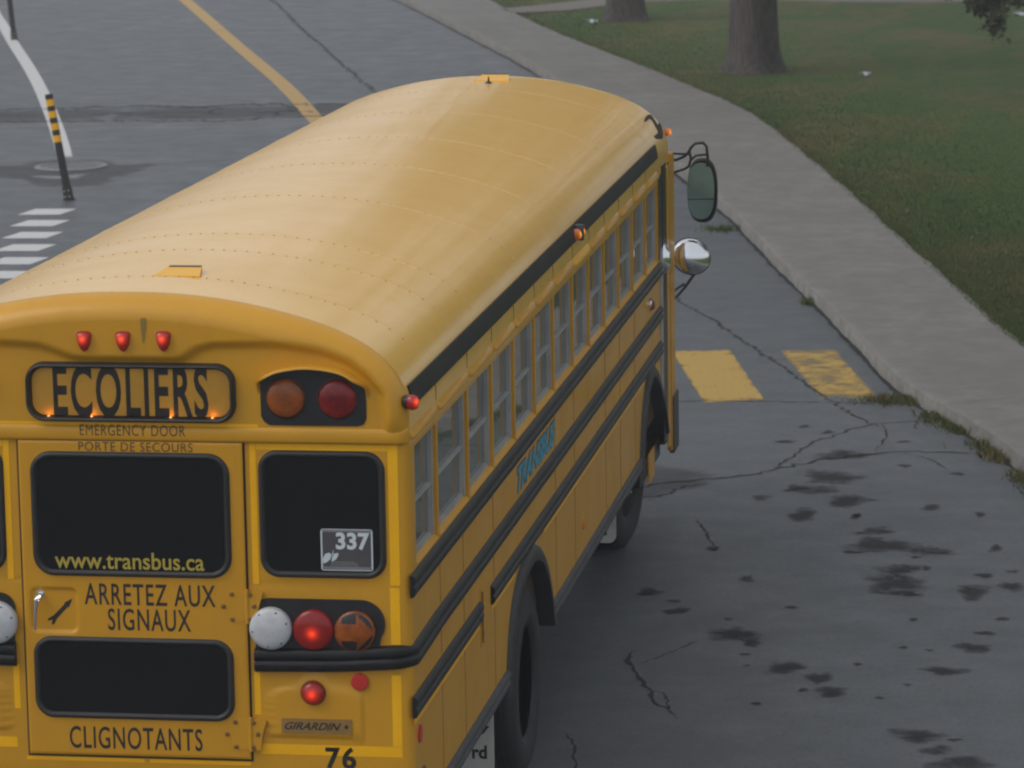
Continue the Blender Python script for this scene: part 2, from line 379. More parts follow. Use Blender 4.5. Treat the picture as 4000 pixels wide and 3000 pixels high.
# ================================================================== SETTING
# road: one sheet to the horizon
mb = MB(); mb.add([(-600, -200, 0), (600, -200, 0), (600, 900, 0), (-600, 900, 0)], [(0, 1, 2, 3)])
road = structure(build(mb, 'road', 'asphalt', smooth=0), 'grey asphalt road with cracks, oil stains and painted markings')
kerb = smooth_poly([(-60, 190, 0), (-30, 115, 0), (-17, 78.5, 0), (-9.8, 58.1, 0), (-6.35, 47.8, 0), (-4.85, 43.2, 0), (-2.2, 34.2, 0), (-.09, 26.2, 0), (.36, 24.3, 0), (1.1, 21.0, 0), (1.57, 19.05, 0), (2.10, 16.7, 0), (2.58, 14.6, 0), (3.30, 12.55, 0), (3.66, 11.3, 0), (5.0, 6.5, 0), (7, -2, 0), (12, -25, 0), (30, -120, 0)], 8)
lawn_e = smooth_poly([(-55, 190, 0), (-27, 115, 0), (-14.3, 78.5, 0), (-7.6, 56.3, 0), (-5.45, 49.4, 0), (-3.87, 44.9, 0), (-2.72, 41.7, 0), (-1.66, 38.6, 0), (-.91, 36.4, 0), (-.25, 34.0, 0), (.69, 29.8, 0), (1.49, 26.05, 0), (2.17, 22.7, 0), (2.76, 19.9, 0), (3.16, 17.95, 0), (3.53, 16.3, 0), (5.1, 10.5, 0), (6.5, 5, 0), (8.6, -3, 0), (13.5, -25, 0), (31.5, -120, 0)], 8)
KH = .13
def resample(pl, n):
    L = [0]
    for i in range(1, len(pl)): L.append(L[-1]+(pl[i]-pl[i-1]).length)
    out = []; j = 0
    for k in range(n):
        d = L[-1]*k/(n-1)
        while j < len(L)-2 and L[j+1] < d: j += 1
        t = (d-L[j])/max(1e-9, L[j+1]-L[j]); out.append(pl[j].lerp(pl[j+1], t))
    return out
def y_sample(pl, ys):
    P = sorted([(p.y, p.x) for p in pl]); Y = [a for a, _ in P]; X = [b for _, b in P]
    return [Vector((float(np.interp(y, Y, X)), y, 0)) for y in ys]
ys = np.concatenate([np.linspace(-118, 8, 40), np.linspace(8.2, 60, 300), np.linspace(61, 188, 60)])
K = y_sample(kerb, ys); LE = y_sample(lawn_e, ys)
mb = MB(); st = []
for i, (k, l) in enumerate(zip(K, LE)):
    d = (l-k).normalized(); jit = .012*math.sin(ys[i]*3.1)+.008*math.sin(ys[i]*11.7)
    k2 = k+d*jit*.6
    st.append([k2+Vector((0, 0, -.03)), k2+d*.012+Vector((0, 0, KH-.025)), k2+d*.022+Vector((0, 0, KH-.008)), k2+d*.045+Vector((0, 0, KH)), k2+d*.17+Vector((0, 0, KH+.003)), k2+(l-k)*.55+Vector((0, 0, KH+.012)), l+d*jit+Vector((0, 0, KH+.02)), l+d*jit+Vector((0, 0, -.03))])
mb.strip(None, st); mb.m = [1 if (i % 7) == 0 else 0 for i in range(len(mb.f))]
walk = structure(build(mb, 'sidewalk', ['concrete', 'kerbface'], smooth=50), 'pale concrete sidewalk with its kerb curving past the road')
# sawn joints across the walk and a worn pale kerb line
mb = MB()
for y in np.arange(-20, 90, 3.05):
    k = y_sample(kerb, [y])[0]; l = y_sample(lawn_e, [y+.5])[0]; d = (l-k).normalized(); n = Vector((-d.y, d.x, 0))*.0035
    a = k+d*.05; c = k+(l-k)*.55; e = l-d*.02
    zz = [KH+.005, KH+.016, KH+.023]
    mb.add([(a+n).to_tuple()[:2]+(zz[0],), (a-n).to_tuple()[:2]+(zz[0],), (c-n).to_tuple()[:2]+(zz[1],), (c+n).to_tuple()[:2]+(zz[1],), (e-n).to_tuple()[:2]+(zz[2],), (e+n).to_tuple()[:2]+(zz[2],)], [(0, 1, 2, 3), (3, 2, 4, 5)])
build(mb, 'joint', 'joint', walk, smooth=0)
# lawn sheet
mb = MB(); st = []
for l in LE: st.append([Vector((l.x-.02, l.y, KH-.02)), Vector((l.x+.25, l.y, KH+.0)), Vector((l.x+3, l.y, KH+.02)), Vector((l.x+12, l.y, KH+.05)), Vector((300, l.y, KH+.1))])
mb.strip(None, st)
lawn = structure(build(mb, 'lawn', 'lawn', smooth=60), 'dark green park lawn with brown patches beyond the sidewalk')
# gravel path across the lawn
lo = smooth_poly([(-6.60, 52.7, 0), (-6.2, 52.9, 0), (-5.55, 53.4, 0), (-4.7, 55.1, 0), (-3.9, 55.6, 0), (-3.0, 55.8, 0), (-2.0, 55.3, 0), (-.1, 54.2, 0), (1.6, 53.6, 0), (4, 53.2, 0), (12, 52, 0), (40, 50, 0)], 5)
hi = smooth_poly([(-6.95, 53.9, 0), (-6.5, 54.4, 0), (-5.6, 55.9, 0), (-4.9, 57.2, 0), (-4.2, 58.2, 0), (-3.0, 58.6, 0), (-2.0, 58.2, 0), (0, 57.4, 0), (1.6, 57.0, 0), (4, 56.5, 0), (12, 55.5, 0), (40, 54, 0)], 5)
mb = MB(); mb.strip(None, [[Vector((a.x, a.y, KH+.024)), Vector(((a.x+b.x)/2, (a.y+b.y)/2, KH+.045)), Vector((b.x, b.y, KH+.024))] for a, b in zip(lo, hi)])
structure(build(mb, 'path', 'gravel', smooth=60), 'brown gravel path crossing the lawn behind the trees')

# painted markings (sheets 4 mm above the road)
def ribbon(pts, wid, z, name, m, parent=road, edge=.2):
    P = resample(smooth_poly([(a, b, 0) for a, b in pts], 6), max(12, len(pts)*8)); mb = MB(); st = []; fd = []
    for i, p in enumerate(P):
        t = (P[min(i+1, len(P)-1)]-P[max(i-1, 0)]).normalized(); n = Vector((-t.y, t.x, 0)); w = wid/2
        st.append([p+n*s*w+Vector((0, 0, z)) for s in (-1, -1+edge, 1-edge, 1)]); e = 1 if 1 < i < len(P)-2 else .4
        fd += [.0, e, e, .0]
    mb.strip(None, st); return build(mb, name, m, parent, smooth=0, fade=fd)
ribbon([(-17.5, 68), (-14.23, 58.4), (-10.66, 47.7), (-8.21, 40.4), (-6.62, 35.3), (-5.2, 31), (-3.6, 26)], .26, .002, 'centre_line', 'centre', edge=.1)
ribbon([(-20.3, 64.5), (-17.7, 56.44), (-16.2, 52.1), (-14.72, 47.83), (-13.38, 44.04), (-11.91, 39.76), (-10.24, 34.68), (-9.07, 31.0)], .21, .002, 'edge_line', 'roadwhite', edge=.1)
def quad_mark(q, name, m, z=.002, wear=1):
    c = [Vector((x, y, z)) for x, y in q]; mb = MB(); n = 12; fd = []; V = []
    for i in range(n+1):
        for j in range(n+1):
            a = i/n; b = j/n; V.append((c[0].lerp(c[1], a)).lerp(c[3].lerp(c[2], a), b)); d = min(a, 1-a, b, 1-b)
            fd.append(min(1, .68+d*9)*wear)
    mb.add(V, [(i*(n+1)+j, i*(n+1)+j+1, (i+1)*(n+1)+j+1, (i+1)*(n+1)+j) for i in range(n) for j in range(n)])
    return build(mb, name, m, road, smooth=0, fade=fd)
for k in range(9):
    y = 25.62-k*.97; x = -8.0+k*.195
    o = quad_mark([(x+.02, y+.25), (x+.50, y+.27), (x+.44, y-.24), (x-.05, y-.27)], 'crosswalk_bar', 'roadwhite')
for wr, q in ((.92, [(.46, 16.6), (.966, 16.69), (1.478, 14.31), (1.0, 14.15)]), (.66, [(1.40, 16.72), (1.89, 16.75), (2.40, 14.42), (1.935, 14.40)])):
    o = quad_mark(q, 'crosswalk_block', 'roadyel', wear=wr); o['label'] = 'scuffed yellow crossing block by the kerb' if wr < .9 else 'solid yellow crossing block beside the bus'
for k in range(1, 6):
    quad_mark([(.46-k*.94, 16.6-k*.06), (.966-k*.94, 16.69-k*.06), (1.478-k*.94, 14.31-k*.06), (1.0-k*.94, 14.15-k*.06)], 'crosswalk_block', 'roadyel')
# cracks
CR = [([(-12.85, 59.6), (-11.99, 57.04), (-10.31, 51.37), (-9.23, 47.91), (-8.02, 43.95), (-6.81, 40.09), (-5.6, 36)], .10),
 ([(-16, 35.9), (-11.95, 36.76), (-11.05, 37.02), (-10.4, 37.22), (-9.53, 37.35), (-8.87, 37.22), (-8.51, 37.48), (-7.99, 37.62), (-7.08, 37.62), (-5.2, 38.2)], .30),
 ([(-16, 34.6), (-11.47, 35.19), (-9.88, 35.32), (-8.54, 35.33), (-8.0, 35.33), (-7.55, 35.7), (-6.7, 36.08), (-5.2, 36.6)], .22),
 ([(-7.9, 36.5), (-7.4, 36.62), (-7.1, 36.7), (-6.84, 36.46)], .16),
 ([(-7.86, 30.13), (-7.33, 30.44), (-6.68, 30.75), (-6.15, 31.12), (-5, 31.9)], .06),
 ([(-13.5, 50.6), (-11.9, 50.72), (-10.61, 50.77), (-8.89, 50.81), (-7.5, 50.66)], .09),
 ([(-.3, 21), (.27, 19.29), (.65, 18.35), (1.01, 17.21), (1.23, 16.61), (1.55, 15.7), (1.76, 15.04), (2.04, 14.22), (2.18, 13.82), (2.48, 13.16)], .055),
 ([(.2, 14.1), (.77, 14.17), (1.14, 14.24), (1.67, 14.23), (2.04, 14.22), (2.53, 14.21)], .05),
 ([(.6, 10.7), (.91, 10.79), (1.06, 10.97), (1.19, 11.0), (1.45, 11.15), (1.64, 11.28), (1.73, 11.39), (1.88, 11.61), (2.04, 11.76), (2.2, 11.94), (2.37, 12.05), (2.74, 12.25), (3.32, 12.21)], .075),
 ([(.8, 10.35), (.99, 10.43), (1.11, 10.52), (1.21, 10.82), (1.36, 10.96)], .05),
 ([(1.8, 11.5), (1.96, 12.37), (2.11, 12.75), (2.23, 13.04), (2.47, 13.35), (2.68, 13.42), (2.96, 13.58)], .05),
 ([(1.42, 6.12), (1.43, 5.79), (1.55, 5.38), (1.57, 5.25), (1.63, 5.18), (1.67, 4.96), (1.70, 4.85), (1.78, 4.74), (1.84, 4.51)], .045),
 ([(1.45, 5.69), (1.56, 5.86), (1.69, 6.15), (1.8, 6.38)], .022),
 ([(1.63, 5.18), (1.72, 5.05), (1.75, 4.88), (1.78, 4.74)], .03),
 ([(1.24, 4.28), (1.34, 3.99), (1.38, 3.76), (1.42, 3.56), (1.5, 3.3)], .03),
 ([(1.41, 9.76), (1.54, 9.18), (1.60, 8.95), (1.67, 8.7)], .035),
 ([(2.8, 13.87), (2.76, 13.66), (2.75, 13.08)], .03), ([(2.7, 12.2), (2.95, 11.9), (3.05, 11.6)], .03), ([(2.47, 13.35), (2.55, 12.9), (2.5, 12.2)], .03),
 ([(-10.2, 36.2), (-9.6, 36.5), (-9.2, 36.3), (-8.7, 36.6), (-8.2, 36.3)], .10), ([(-8.6, 37.3), (-8.4, 36.9), (-8.5, 36.5), (-8.2, 36.1)], .08), ([(-12.5, 36.0), (-11.4, 36.1), (-10.6, 35.9)], .09), ([(-7.6, 37.5), (-7.3, 37.0), (-7.5, 36.4), (-7.2, 35.9)], .08), ([(-9.4, 35.7), (-8.9, 35.9), (-8.3, 35.7), (-7.8, 35.9)], .09),
 ([(-6.93, 28.35), (-6.59, 28.13), (-6.34, 28.05)], .05)]
mb = MB(); fd = []
for pts, wid in CR:
    P = smooth_poly([(a, b, 0) for a, b in pts], 2); n = max(20, int(sum((P[i+1]-P[i]).length for i in range(len(P)-1))/.07)); P = resample(P, n); st = []
    for i, p in enumerate(P):
        t = (P[min(i+1, n-1)]-P[max(i-1, 0)]).normalized(); nn = Vector((-t.y, t.x, 0)); wv = wid*.55*(.35+1.0*random.random())*.5
        p = p+nn*random.gauss(0, wid*.28)
        st.append([p+nn*s*wv+Vector((0, 0, .0032)) for s in (-1.6, -.5, .5, 1.6)]); e = min(1, min(i, n-1-i)*.2+.2); fd += [0, .95*e, .95*e, 0]
    mb.strip(None, st)
build(mb, 'road_cracks', 'crack', road, smooth=0, fade=fd)
# kerb seam: the dark dirt line where the road meets the kerb
mb = MB(); fd = []; st = []
for k, l in zip(K, LE):
    if not (6 < k.y < 62): continue
    d = (l-k).normalized(); wv = .035+.05*random.random()
    st.append([k-d*wv+Vector((0, 0, .0032)), k-d*.02+Vector((0, 0, .0032)), k+d*.01+Vector((0, 0, .0032))]); fd += [0, .9, 1]
mb.strip(None, st); build(mb, 'gutter_dirt', 'crack', road, smooth=0, fade=fd)
# oil stains
ST = [(1.98,6.5,.157,.19),(2.1,6.3,.062,.08),(1.34,7.55,.077,.12),(1.57,7.06,.075,.1),(1.52,7.32,.044,.05),(2.66,9.45,.117,.14),(2.73,9.02,.219,.24),(3.07,8.87,.126,.16),(2.88,8.32,.134,.17),(2.88,7.93,.209,.29),(2.95,7.65,.109,.09),(3.37,7.73,.12,.18),(3.61,7.9,.077,.14),(3.0,10.24,.078,.1),(2.13,9.93,.108,.2),(2.14,10.79,.186,.18),(2.41,10.42,.159,.21),(1.79,10.49,.074,.09),(3.41,6.31,.107,.11),(3.28,5.76,.13,.09),(2.65,5.23,.108,.11),(2.49,5.25,.03,.05),(2.35,5.74,.111,.14),(2.56,5.53,.08,.14),(3.17,4.35,.131,.14),(3.28,4.08,.111,.08),(3.43,3.83,.164,.15),(2.27,7.22,.048,.05),(1.62,8.83,.05,.1),(1.92,7.96,.05,.12),(1.9,6.89,.032,.04),(3.03,6.97,.032,.04),(3.57,7.04,.047,.04),(3.48,6.67,.068,.05),(3.0,6.28,.031,.04),(3.16,6.23,.039,.03),(2.76,5.86,.03,.03),(2.09,6.03,.031,.03),(2.12,5.77,.025,.02),(2.54,8.8,.069,.05),(2.97,8.68,.034,.04),(2.49,9.91,.042,.12),(2.93,5.12,.029,.04),(3.07,5.42,.025,.03),(3.48,8.98,.046,.1),(3.05,8.38,.034,.07),(3.42,8.19,.067,.07),(3.61,8.33,.045,.06),(3.38,4.29,.042,.03),(2.25,4.93,.029,.04),(2.26,12.06,.19,.18),(2.24,11.24,.218,.25),(2.5,9.94,.032,.09),(1.79,12.56,.079,.07),(1.89,13.18,.045,.07),(2.01,10.85,.083,.1),(2.09,12.96,.054,.07),(2.7,12.63,.053,.06),(2.75,11.7,.06,.06),(3.35,10.05,.048,.08),(3.14,11.43,.05,.06)]
mb = MB(); fd = []
for (x, y, rx, ry) in ST:
    n = 22; ph = [random.random()*6.28 for _ in range(4)]; V = [(x, y, .0025)]; fd.append(.95)
    for rr, ff in ((.45, .9), (.9, .55), (1.7, -.35)):
        for j in range(n):
            a = 2*PI*j/n; k = 1+.13*math.sin(2*a+ph[0])+.12*math.sin(3*a+ph[1])+.09*math.sin(5*a+ph[2])+.06*math.sin(8*a+ph[3])
            V.append((x+rx*rr*k*math.cos(a), y+ry*rr*k*math.sin(a), .0025)); fd.append(ff)
    F = [(0, 1+j, 1+(j+1) % n) for j in range(n)]
    for q in range(2):
        for j in range(n): F.append((1+q*n+j, 1+q*n+(j+1) % n, 1+(q+1)*n+(j+1) % n, 1+(q+1)*n+j))
    mb.add(V, F)
build(mb, 'oil_stains', 'oil', road, smooth=0, fade=fd)
def blob(poly, name, m, z, edge=.25):
    c = Vector((sum(p[0] for p in poly)/len(poly), sum(p[1] for p in poly)/len(poly), 0)); P = smooth_poly([(a, b, 0) for a, b in poly]+[(poly[0][0], poly[0][1], 0)], 4)[:-1]
    V = [(c.x, c.y, z)]; fd = [1]; n = len(P)
    for rr, ff in ((1-edge*2, .95), (1-edge, .7), (1+edge*.4, 0)):
        for p in P: q = c.lerp(p, rr); V.append((q.x, q.y, z)); fd.append(ff)
    F = [(0, 1+j, 1+(j+1) % n) for j in range(n)]
    for q in range(2):
        for j in range(n): F.append((1+q*n+j, 1+q*n+(j+1) % n, 1+(q+1)*n+(j+1) % n, 1+(q+1)*n+j))
    mb = MB(); mb.add(V, F); return build(mb, name, m, road, smooth=0, fade=fd)
blob([(-14.5, 36.0), (-12, 36.65), (-10.7, 36.9), (-9.9, 37.1), (-9.3, 36.3), (-10.15, 35.35), (-11.49, 35.25), (-14.5, 34.7)], 'asphalt_patch', 'patchroad', .0015)
blob([(-9.8, 37.2), (-8.6, 37.3), (-7.4, 37.5), (-6.0, 37.9), (-6.0, 36.5), (-7.5, 35.8), (-8.6, 35.5), (-9.8, 35.5)], 'asphalt_patch', 'patchroad', .0018)
blob([(-10.06, 30.09), (-9.54, 30.16), (-9.32, 30.61), (-8.81, 30.81), (-8.37, 30.63), (-8.05, 30.26), (-7.64, 30.27), (-7.66, 29.35), (-7.78, 28.7), (-7.72, 28.36), (-7.81, 27.84), (-8.59, 27.93), (-8.89, 28.44), (-9.46, 28.89), (-9.83, 29.36)], 'asphalt_patch', 'patchroad', .0015, .15)
blob([(1.0, 10.35), (1.4, 10.9), (1.3, 11.4), (.8, 11.6), (.5, 11.0), (.7, 10.4)], 'asphalt_patch', 'patchroad', .0015)
blob([(-9.02, 29.02), (-8.7, 28.98), (-8.51, 29.0), (-8.30, 29.26), (-8.2, 29.0), (-8.25, 28.7), (-8.55, 28.62), (-8.82, 28.76)], 'puddle', 'puddle', .0028)

# manhole cover
mh = tag(empty('manhole_cover', (-8.68, 29.9, .004)), 'round iron manhole cover set in dark patched asphalt beside the leaning post', 'manhole cover')
mb = MB(); mb.lathe([(.001, .014), (.33, .014), (.335, .010), (.345, .010), (.35, .014), (.375, .014), (.38, .004)], (-8.68, 29.9, .004), (0, 0, 1), 48)
for k in range(-4, 5):
    h = math.sqrt(max(0, .31**2-(k*.07)**2)); mb.box(-8.68+k*.07-.012, -8.68+k*.07+.012, 29.9-h, 29.9+h, .017, .024, .002)
build(mb, 'cover', 'iron', mh)
mb = MB(); mb.lathe([(.385, .004), (.385, .02), (.395, .024), (.455, .02), (.47, .002)], (-8.68, 29.9, .004), (0, 0, 1), 48); build(mb, 'rim', plain('worn_iron_rim', (.17, .17, .175), .5, var=.3, vscale=12), mh)

# delineator posts
def delineator(base, top, label):
    bx, by = base; b = Vector((bx, by, 0)); t = Vector(top); ax = (t-b).normalized(); L = (t-b).length
    e1 = Vector((1, 0, 0)); e1 = (e1-ax*e1.dot(ax)).normalized(); e2 = ax.cross(e1)
    fn = lambda a, bb, h: tuple(b+e1*a+e2*bb+ax*h)
    rt = tag(empty('delineator_post', (bx, by, 0)), label, 'delineator post', 'black delineator posts along the white line')
    mb = MB(); mb.prism(rrect(-.042, .042, -.03, .03, .012, 4), fn, .09, L); build(mb, 'post', 'postblack', rt)
    mb = MB(); mb.prism(rrect(-.05, .05, -.045, .045, .01, 3), fn, .0, .16); mb.prism(rrect(-.062, .062, -.058, .058, .02, 4), lambda a, bb, h: (bx+a, by+bb, h), .002, .02)
    bs = build(mb, 'base', 'rubber', rt)
    for sx in (-.026, .026):
        for hz in (.045, .115):
            mb = MB(); mb.lathe([(.011, 0), (.011, .008), (.006, .012), (.001, .013)], tuple(b+e1*sx+ax*hz-Vector((0, 1, 0))*.046), (0, -1, 0), 10); build(mb, 'bolt', 'alu', bs)
    for k, h in enumerate((1.17, 1.03, .885, .74)):
        mb = MB(); mb.prism(rrect(-.0435, .0435, -.0315, .0315, .0125, 4), fn, h-.043+L-1.267, h+.037+L-1.267); build(mb, 'band', 'tape', rt)
    return rt
delineator((-7.81, 26.69), (-8.013, 26.69, 1.25), 'black delineator post with four yellow bands leaning in front of the manhole cover')
delineator((-15.05, 48.95), (-15.16, 48.95, 1.33), 'black delineator post on the far white line, cut off by the top picture edge')

# litter
def litter(x, y, a, b, label):
    mb = MB(); V = []; n = 6
    for i in range(n+1):
        for j in range(n+1): V.append((x+(i/n-.5)*a, y+(j/n-.5)*b, KH+.05+.03*math.sin(i*1.3+j)+.02*random.random()))
    mb.add(V, [(i*(n+1)+j, i*(n+1)+j+1, (i+1)*(n+1)+j+1, (i+1)*(n+1)+j) for i in range(n) for j in range(n)])
    tag(build(mb, 'paper_scrap', 'paper', smooth=0), label, 'litter', 'white litter scraps on the lawn')
litter(.73, 40.3, .15, .18, 'small white paper scrap on the grass right of the nearer tree')
litter(2.83, 51.6, .26, .35, 'larger white scrap by the hanging leaves at the top right corner of the lawn')
litter(-4.75, 50.3, .18, .25, 'pale scrap lying at the foot of the farther tree')

# grass blades (uncountable)
def blades(name, label, pts, hmin, hmax, wid, m, lean=.6):
    n = len(pts); p = np.array(pts); a = rng.random(n)*2*PI; h = hmin+(hmax-hmin)*rng.random(n); d = np.stack([np.cos(a), np.sin(a), np.zeros(n)], 1); b2 = rng.random(n)*2*PI
    ln = np.stack([np.cos(b2), np.sin(b2), np.zeros(n)], 1)*(h*lean*rng.random(n))[:, None]
    ws = wid*(.6+.8*rng.random(n))
    v = np.empty((n, 3, 3)); v[:, 0] = p-d*ws[:, None]*.5; v[:, 1] = p+d*ws[:, None]*.5; v[:, 2] = p+ln; v[:, 2, 2] += h
    V = v.reshape(-1, 3); c = (V.min(0)+V.max(0))/2; me = bpy.data.meshes.new(name); me.vertices.add(3*n); me.vertices.foreach_set('co', (V-c).ravel())
    me.loops.add(3*n); me.loops.foreach_set('vertex_index', np.arange(3*n)); me.polygons.add(n); me.polygons.foreach_set('loop_start', np.arange(0, 3*n, 3)); me.polygons.foreach_set('loop_total', np.full(n, 3))
    me.materials.append(M[m]); me.update(calc_edges=True); o = link(name, me, None, c); tag(o, label, 'grass', kind='stuff'); return o
NB = 230000
yy = 15.5+(rng.random(NB)**1.35)*45; xe = np.interp(yy, [p.y for p in LE], [p.x for p in LE])
xr = np.interp(yy, [14, 17, 58, 62], [4.4, 4.0, 3.1, 3.0]); xx = xe-.05+rng.random(NB)*(np.maximum(xr-xe, .3)+.4)
lo_y = np.interp(xx, [p.x for p in lo], [p.y for p in lo]); hi_y = np.interp(xx, [p.x for p in hi], [p.y for p in hi])
keep = ~((yy > lo_y+.25*rng.random(NB)) & (yy < hi_y-.25*rng.random(NB)) & (xx > -6.6))
gz = KH-.01+np.zeros(NB)
blades('grass', 'short green and brown grass of the park lawn beyond the sidewalk', np.stack([xx, yy, gz], 1)[keep], .02, .06, .014, 'blade')
# weeds along the kerb
pts = []
for _ in range(3600):
    y = 10.4+rng.random()*4.0; k = y_sample(kerb, [y])[0]; 
    dens = .5+.5*math.sin(y*5.3)+.35*math.sin(y*11.1+1)
    if rng.random() > dens: continue
    pts.append((k.x-abs(rng.normal(0, .075))+.01, y, .0))
blades('kerb_weeds', 'ragged strip of weeds growing in the gutter along the kerb at the right edge', pts, .02, .075, .012, 'blade', 1.2)
def tuft(x, y, rx, ry, n, label):
    p = [(x+rng.normal(0, rx), y+rng.normal(0, ry), 0) for _ in range(n)]
    o = blades('weed_tuft', label, p, .025, .08, .012, 'blade', 1.2); o['category'] = 'weed'
tuft(.15, 24.4, .10, .10, 260, 'small weed tuft at the kerb foot below the round mirror of the bus')
tuft(1.47, 19.35, .04, .10, 140, 'tiny weed tuft at the kerb foot, above the farther yellow block')
tuft(2.52, 14.30, .13, .09, 500, 'broad weed tuft at the kerb corner beside the nearer yellow block')

# trees
def tree(base, rad, lean, label, crown_c, crown_r, nclump, seed, droop=None, h0=3.3):
    rn = random.Random(seed); bx, by = base
    rt = tag(empty('park_tree', (bx, by, KH-.05)), label, 'tree', 'trees in the park')
    mb = MB(); st = []; n = 28; ph = [rn.random()*6.28 for _ in range(4)]
    zs = [0, .06, .14, .26, .45, .8, 1.4, 2.2, 3.2, 4.4]
    for z in zs:
        fl = 1+.62*math.exp(-z/.16)+.10*math.exp(-z/.9); row = []
        for j in range(n+1):
            a = 2*PI*(j % n)/n; lob = 1+(.05+.13*math.exp(-z/.35))*math.sin(4*a+ph[0])+.035*math.sin(7*a+ph[1])+.02*math.sin(13*a+ph[2])
            rr = rad*fl*lob*(1-.035*z); row.append((bx+lean[0]*z+rr*math.cos(a), by+lean[1]*z+rr*math.sin(a), KH-.08+z))
        st.append(row)
    mb.strip(None, st); top = Vector((bx+lean[0]*4.4, by+lean[1]*4.4, KH+4.3)); cc = Vector(crown_c)
    mb.tube([top-Vector((0, 0, .3)), top.lerp(cc, .5), cc, cc+Vector((0, 0, crown_r[2]*.6))], [rad*.85, rad*.6, rad*.35, .05], 10)
    limbs = []
    for k in range(11):
        a = 2*PI*k/11+rn.random()*.5; el = rn.uniform(-.25, .7); q = cc+Vector((crown_r[0]*.8*math.cos(a)*math.cos(el), crown_r[1]*.8*math.sin(a)*math.cos(el), crown_r[2]*.75*math.sin(el)))
        s0 = top.lerp(cc, rn.uniform(0, .9)); md = s0.lerp(q, .5)+Vector((0, 0, .4)); limbs.append((s0, md, q)); mb.tube([s0, md, q], [rad*.3, rad*.18, .03], 7)
    if droop:
        s0 = top.lerp(cc, .1); D = Vector(droop); md = s0.lerp(D, .55)+Vector((0, 0, 1.4)); m2 = s0.lerp(D, .86)+Vector((0, 0, .85)); mb.tube([s0, md, m2, D], [rad*.25, .05, .022, .008], 7)
    build(mb, 'trunk', 'bark', rt, smooth=60)
    V = []; F = []
    def clump(c, s, m):
        for _ in range(m):
            p = c+Vector((rn.gauss(0, s), rn.gauss(0, s), rn.gauss(0, s*.6))); a = Vector((rn.gauss(0, 1), rn.gauss(0, 1), rn.gauss(0, .6))).normalized(); b = a.cross(Vector((rn.gauss(0, 1), rn.gauss(0, 1), rn.gauss(0, 1)))).normalized()
            sz = rn.uniform(.09, .17) if not droop or s > .25 else rn.uniform(.04, .075); o = len(V); V.extend([p-a*sz, p+b*sz*.5, p+a*sz, p-b*sz*.5]); F.append((o, o+1, o+2, o+3))
    for k in range(nclump):
        d = Vector((rn.gauss(0, 1), rn.gauss(0, 1), rn.gauss(0, 1))).normalized(); rr = rn.random()**.45*(1+.18*math.sin(3*math.atan2(d.y, d.x)+ph[0])+.12*math.sin(5*d.z+ph[1]))
        clump(cc+Vector((d.x*crown_r[0]*rr, d.y*crown_r[1]*rr, d.z*crown_r[2]*rr)), rn.uniform(.35, .7), 26)
    if droop:
        for (dx, dz, m) in ((-.20, .42, 70), (-.08, .40, 110), (.05, .42, 120), (.14, .35, 90), (-.12, .28, 70), (.0, .27, 110), (.11, .22, 100), (.07, .12, 60), (.11, .04, 40), (.13, -.05, 18), (.30, .46, 50), (.40, .44, 60), (.52, .48, 70), (-.62, .50, 30), (-.15, .58, 120), (.1, .60, 140), (.35, .62, 120), (.6, .66, 120), (.0, .80, 140), (.3, .85, 140)):
            clump(D+Vector((dx, rn.gauss(0, .2), dz+.05)), .07, m)
    mb = MB(); mb.add(V, F); build(mb, 'crown', 'leaf', rt, smooth=0); return rt
tree((-1.02, 41.1), .345, (.0, 0), 'thick grey brown trunk of the nearer park tree, right of the bus roof', (-.6, 41.5, 9.3), (5.6, 5.6, 4.3), 330, 3)
tree((-4.25, 51.1), .33, (.02, 0), 'trunk of the farther park tree standing by the sidewalk and gravel path', (-4.2, 51.5, 9.5), (5.2, 5.2, 4.3), 300, 5)
tree((7.6, 37.5), .36, (-.03, 0), 'park tree mostly out of the picture, its dark leaves hanging at the top right corner', (7.2, 37, 8.8), (5.6, 5.6, 4.0), 330, 9, droop=(2.68, 36, 1.12))

for tx, ty, sd_ in ((10.0, 28.5, 21), (13.5, 39.5, 22), (14.5, 22.5, 23), (16, 32, 24)):  # unseen trees, added to darken the bus side, sidewalk and lawn
    tree((tx, ty), .33, (0, 0), 'unseen park tree added outside the right edge of the picture for its shade', (tx-.3, ty, 8.6), (5.4, 5.4, 4.2), 300, sd_)
tree((10.2, 17.5), .34, (-.01, 0), 'unseen park tree added outside the right edge of the picture for its shade', (9.4, 16.5, 8.0), (5.6, 6.5, 3.8), 420, 12)  # unseen too, added to block sky light over the near road

# ================================================================== BUS
bus = tag(empty('school_bus', (0, 4.9, 0)), 'long yellow school bus with black rails and lit red lights at its rear', 'school bus')
HW = 1.22
PR = [(1.22, .95), (1.22, 1.4), (1.22, 1.9), (1.22, 2.42), (1.22, 2.53), (1.216, 2.60), (1.198, 2.675), (1.158, 2.745), (1.088, 2.815), (.985, 2.88), (.85, 2.936), (.69, 2.983), (.51, 3.024), (.32, 3.052), (.15, 3.065), (0, 3.068)]
def roof_curve(n=60):
    P = smooth_poly([(a, b, 0) for a, b in PR[3:]], 10); P = resample(P, n); return [(p.x, p.y) for p in P]
RC = roof_curve(70)                                       # right half, from z 2.42 up to the crest
def roof_z(x):
    xs = [a for a, b in RC][::-1]; zs = [b for a, b in RC][::-1]; return float(np.interp(abs(x), xs, zs))
full = [(1.22, z) for z in np.linspace(.95, 2.40, 56)]+RC; full = full+[(-a, b) for a, b in full[::-1][1:]]      # open outline right->crest->left
bot = [(x, .95) for x in np.linspace(-1.14, 1.14, 60)]
outline = np.array(full+bot)                              # counter-clockwise closed
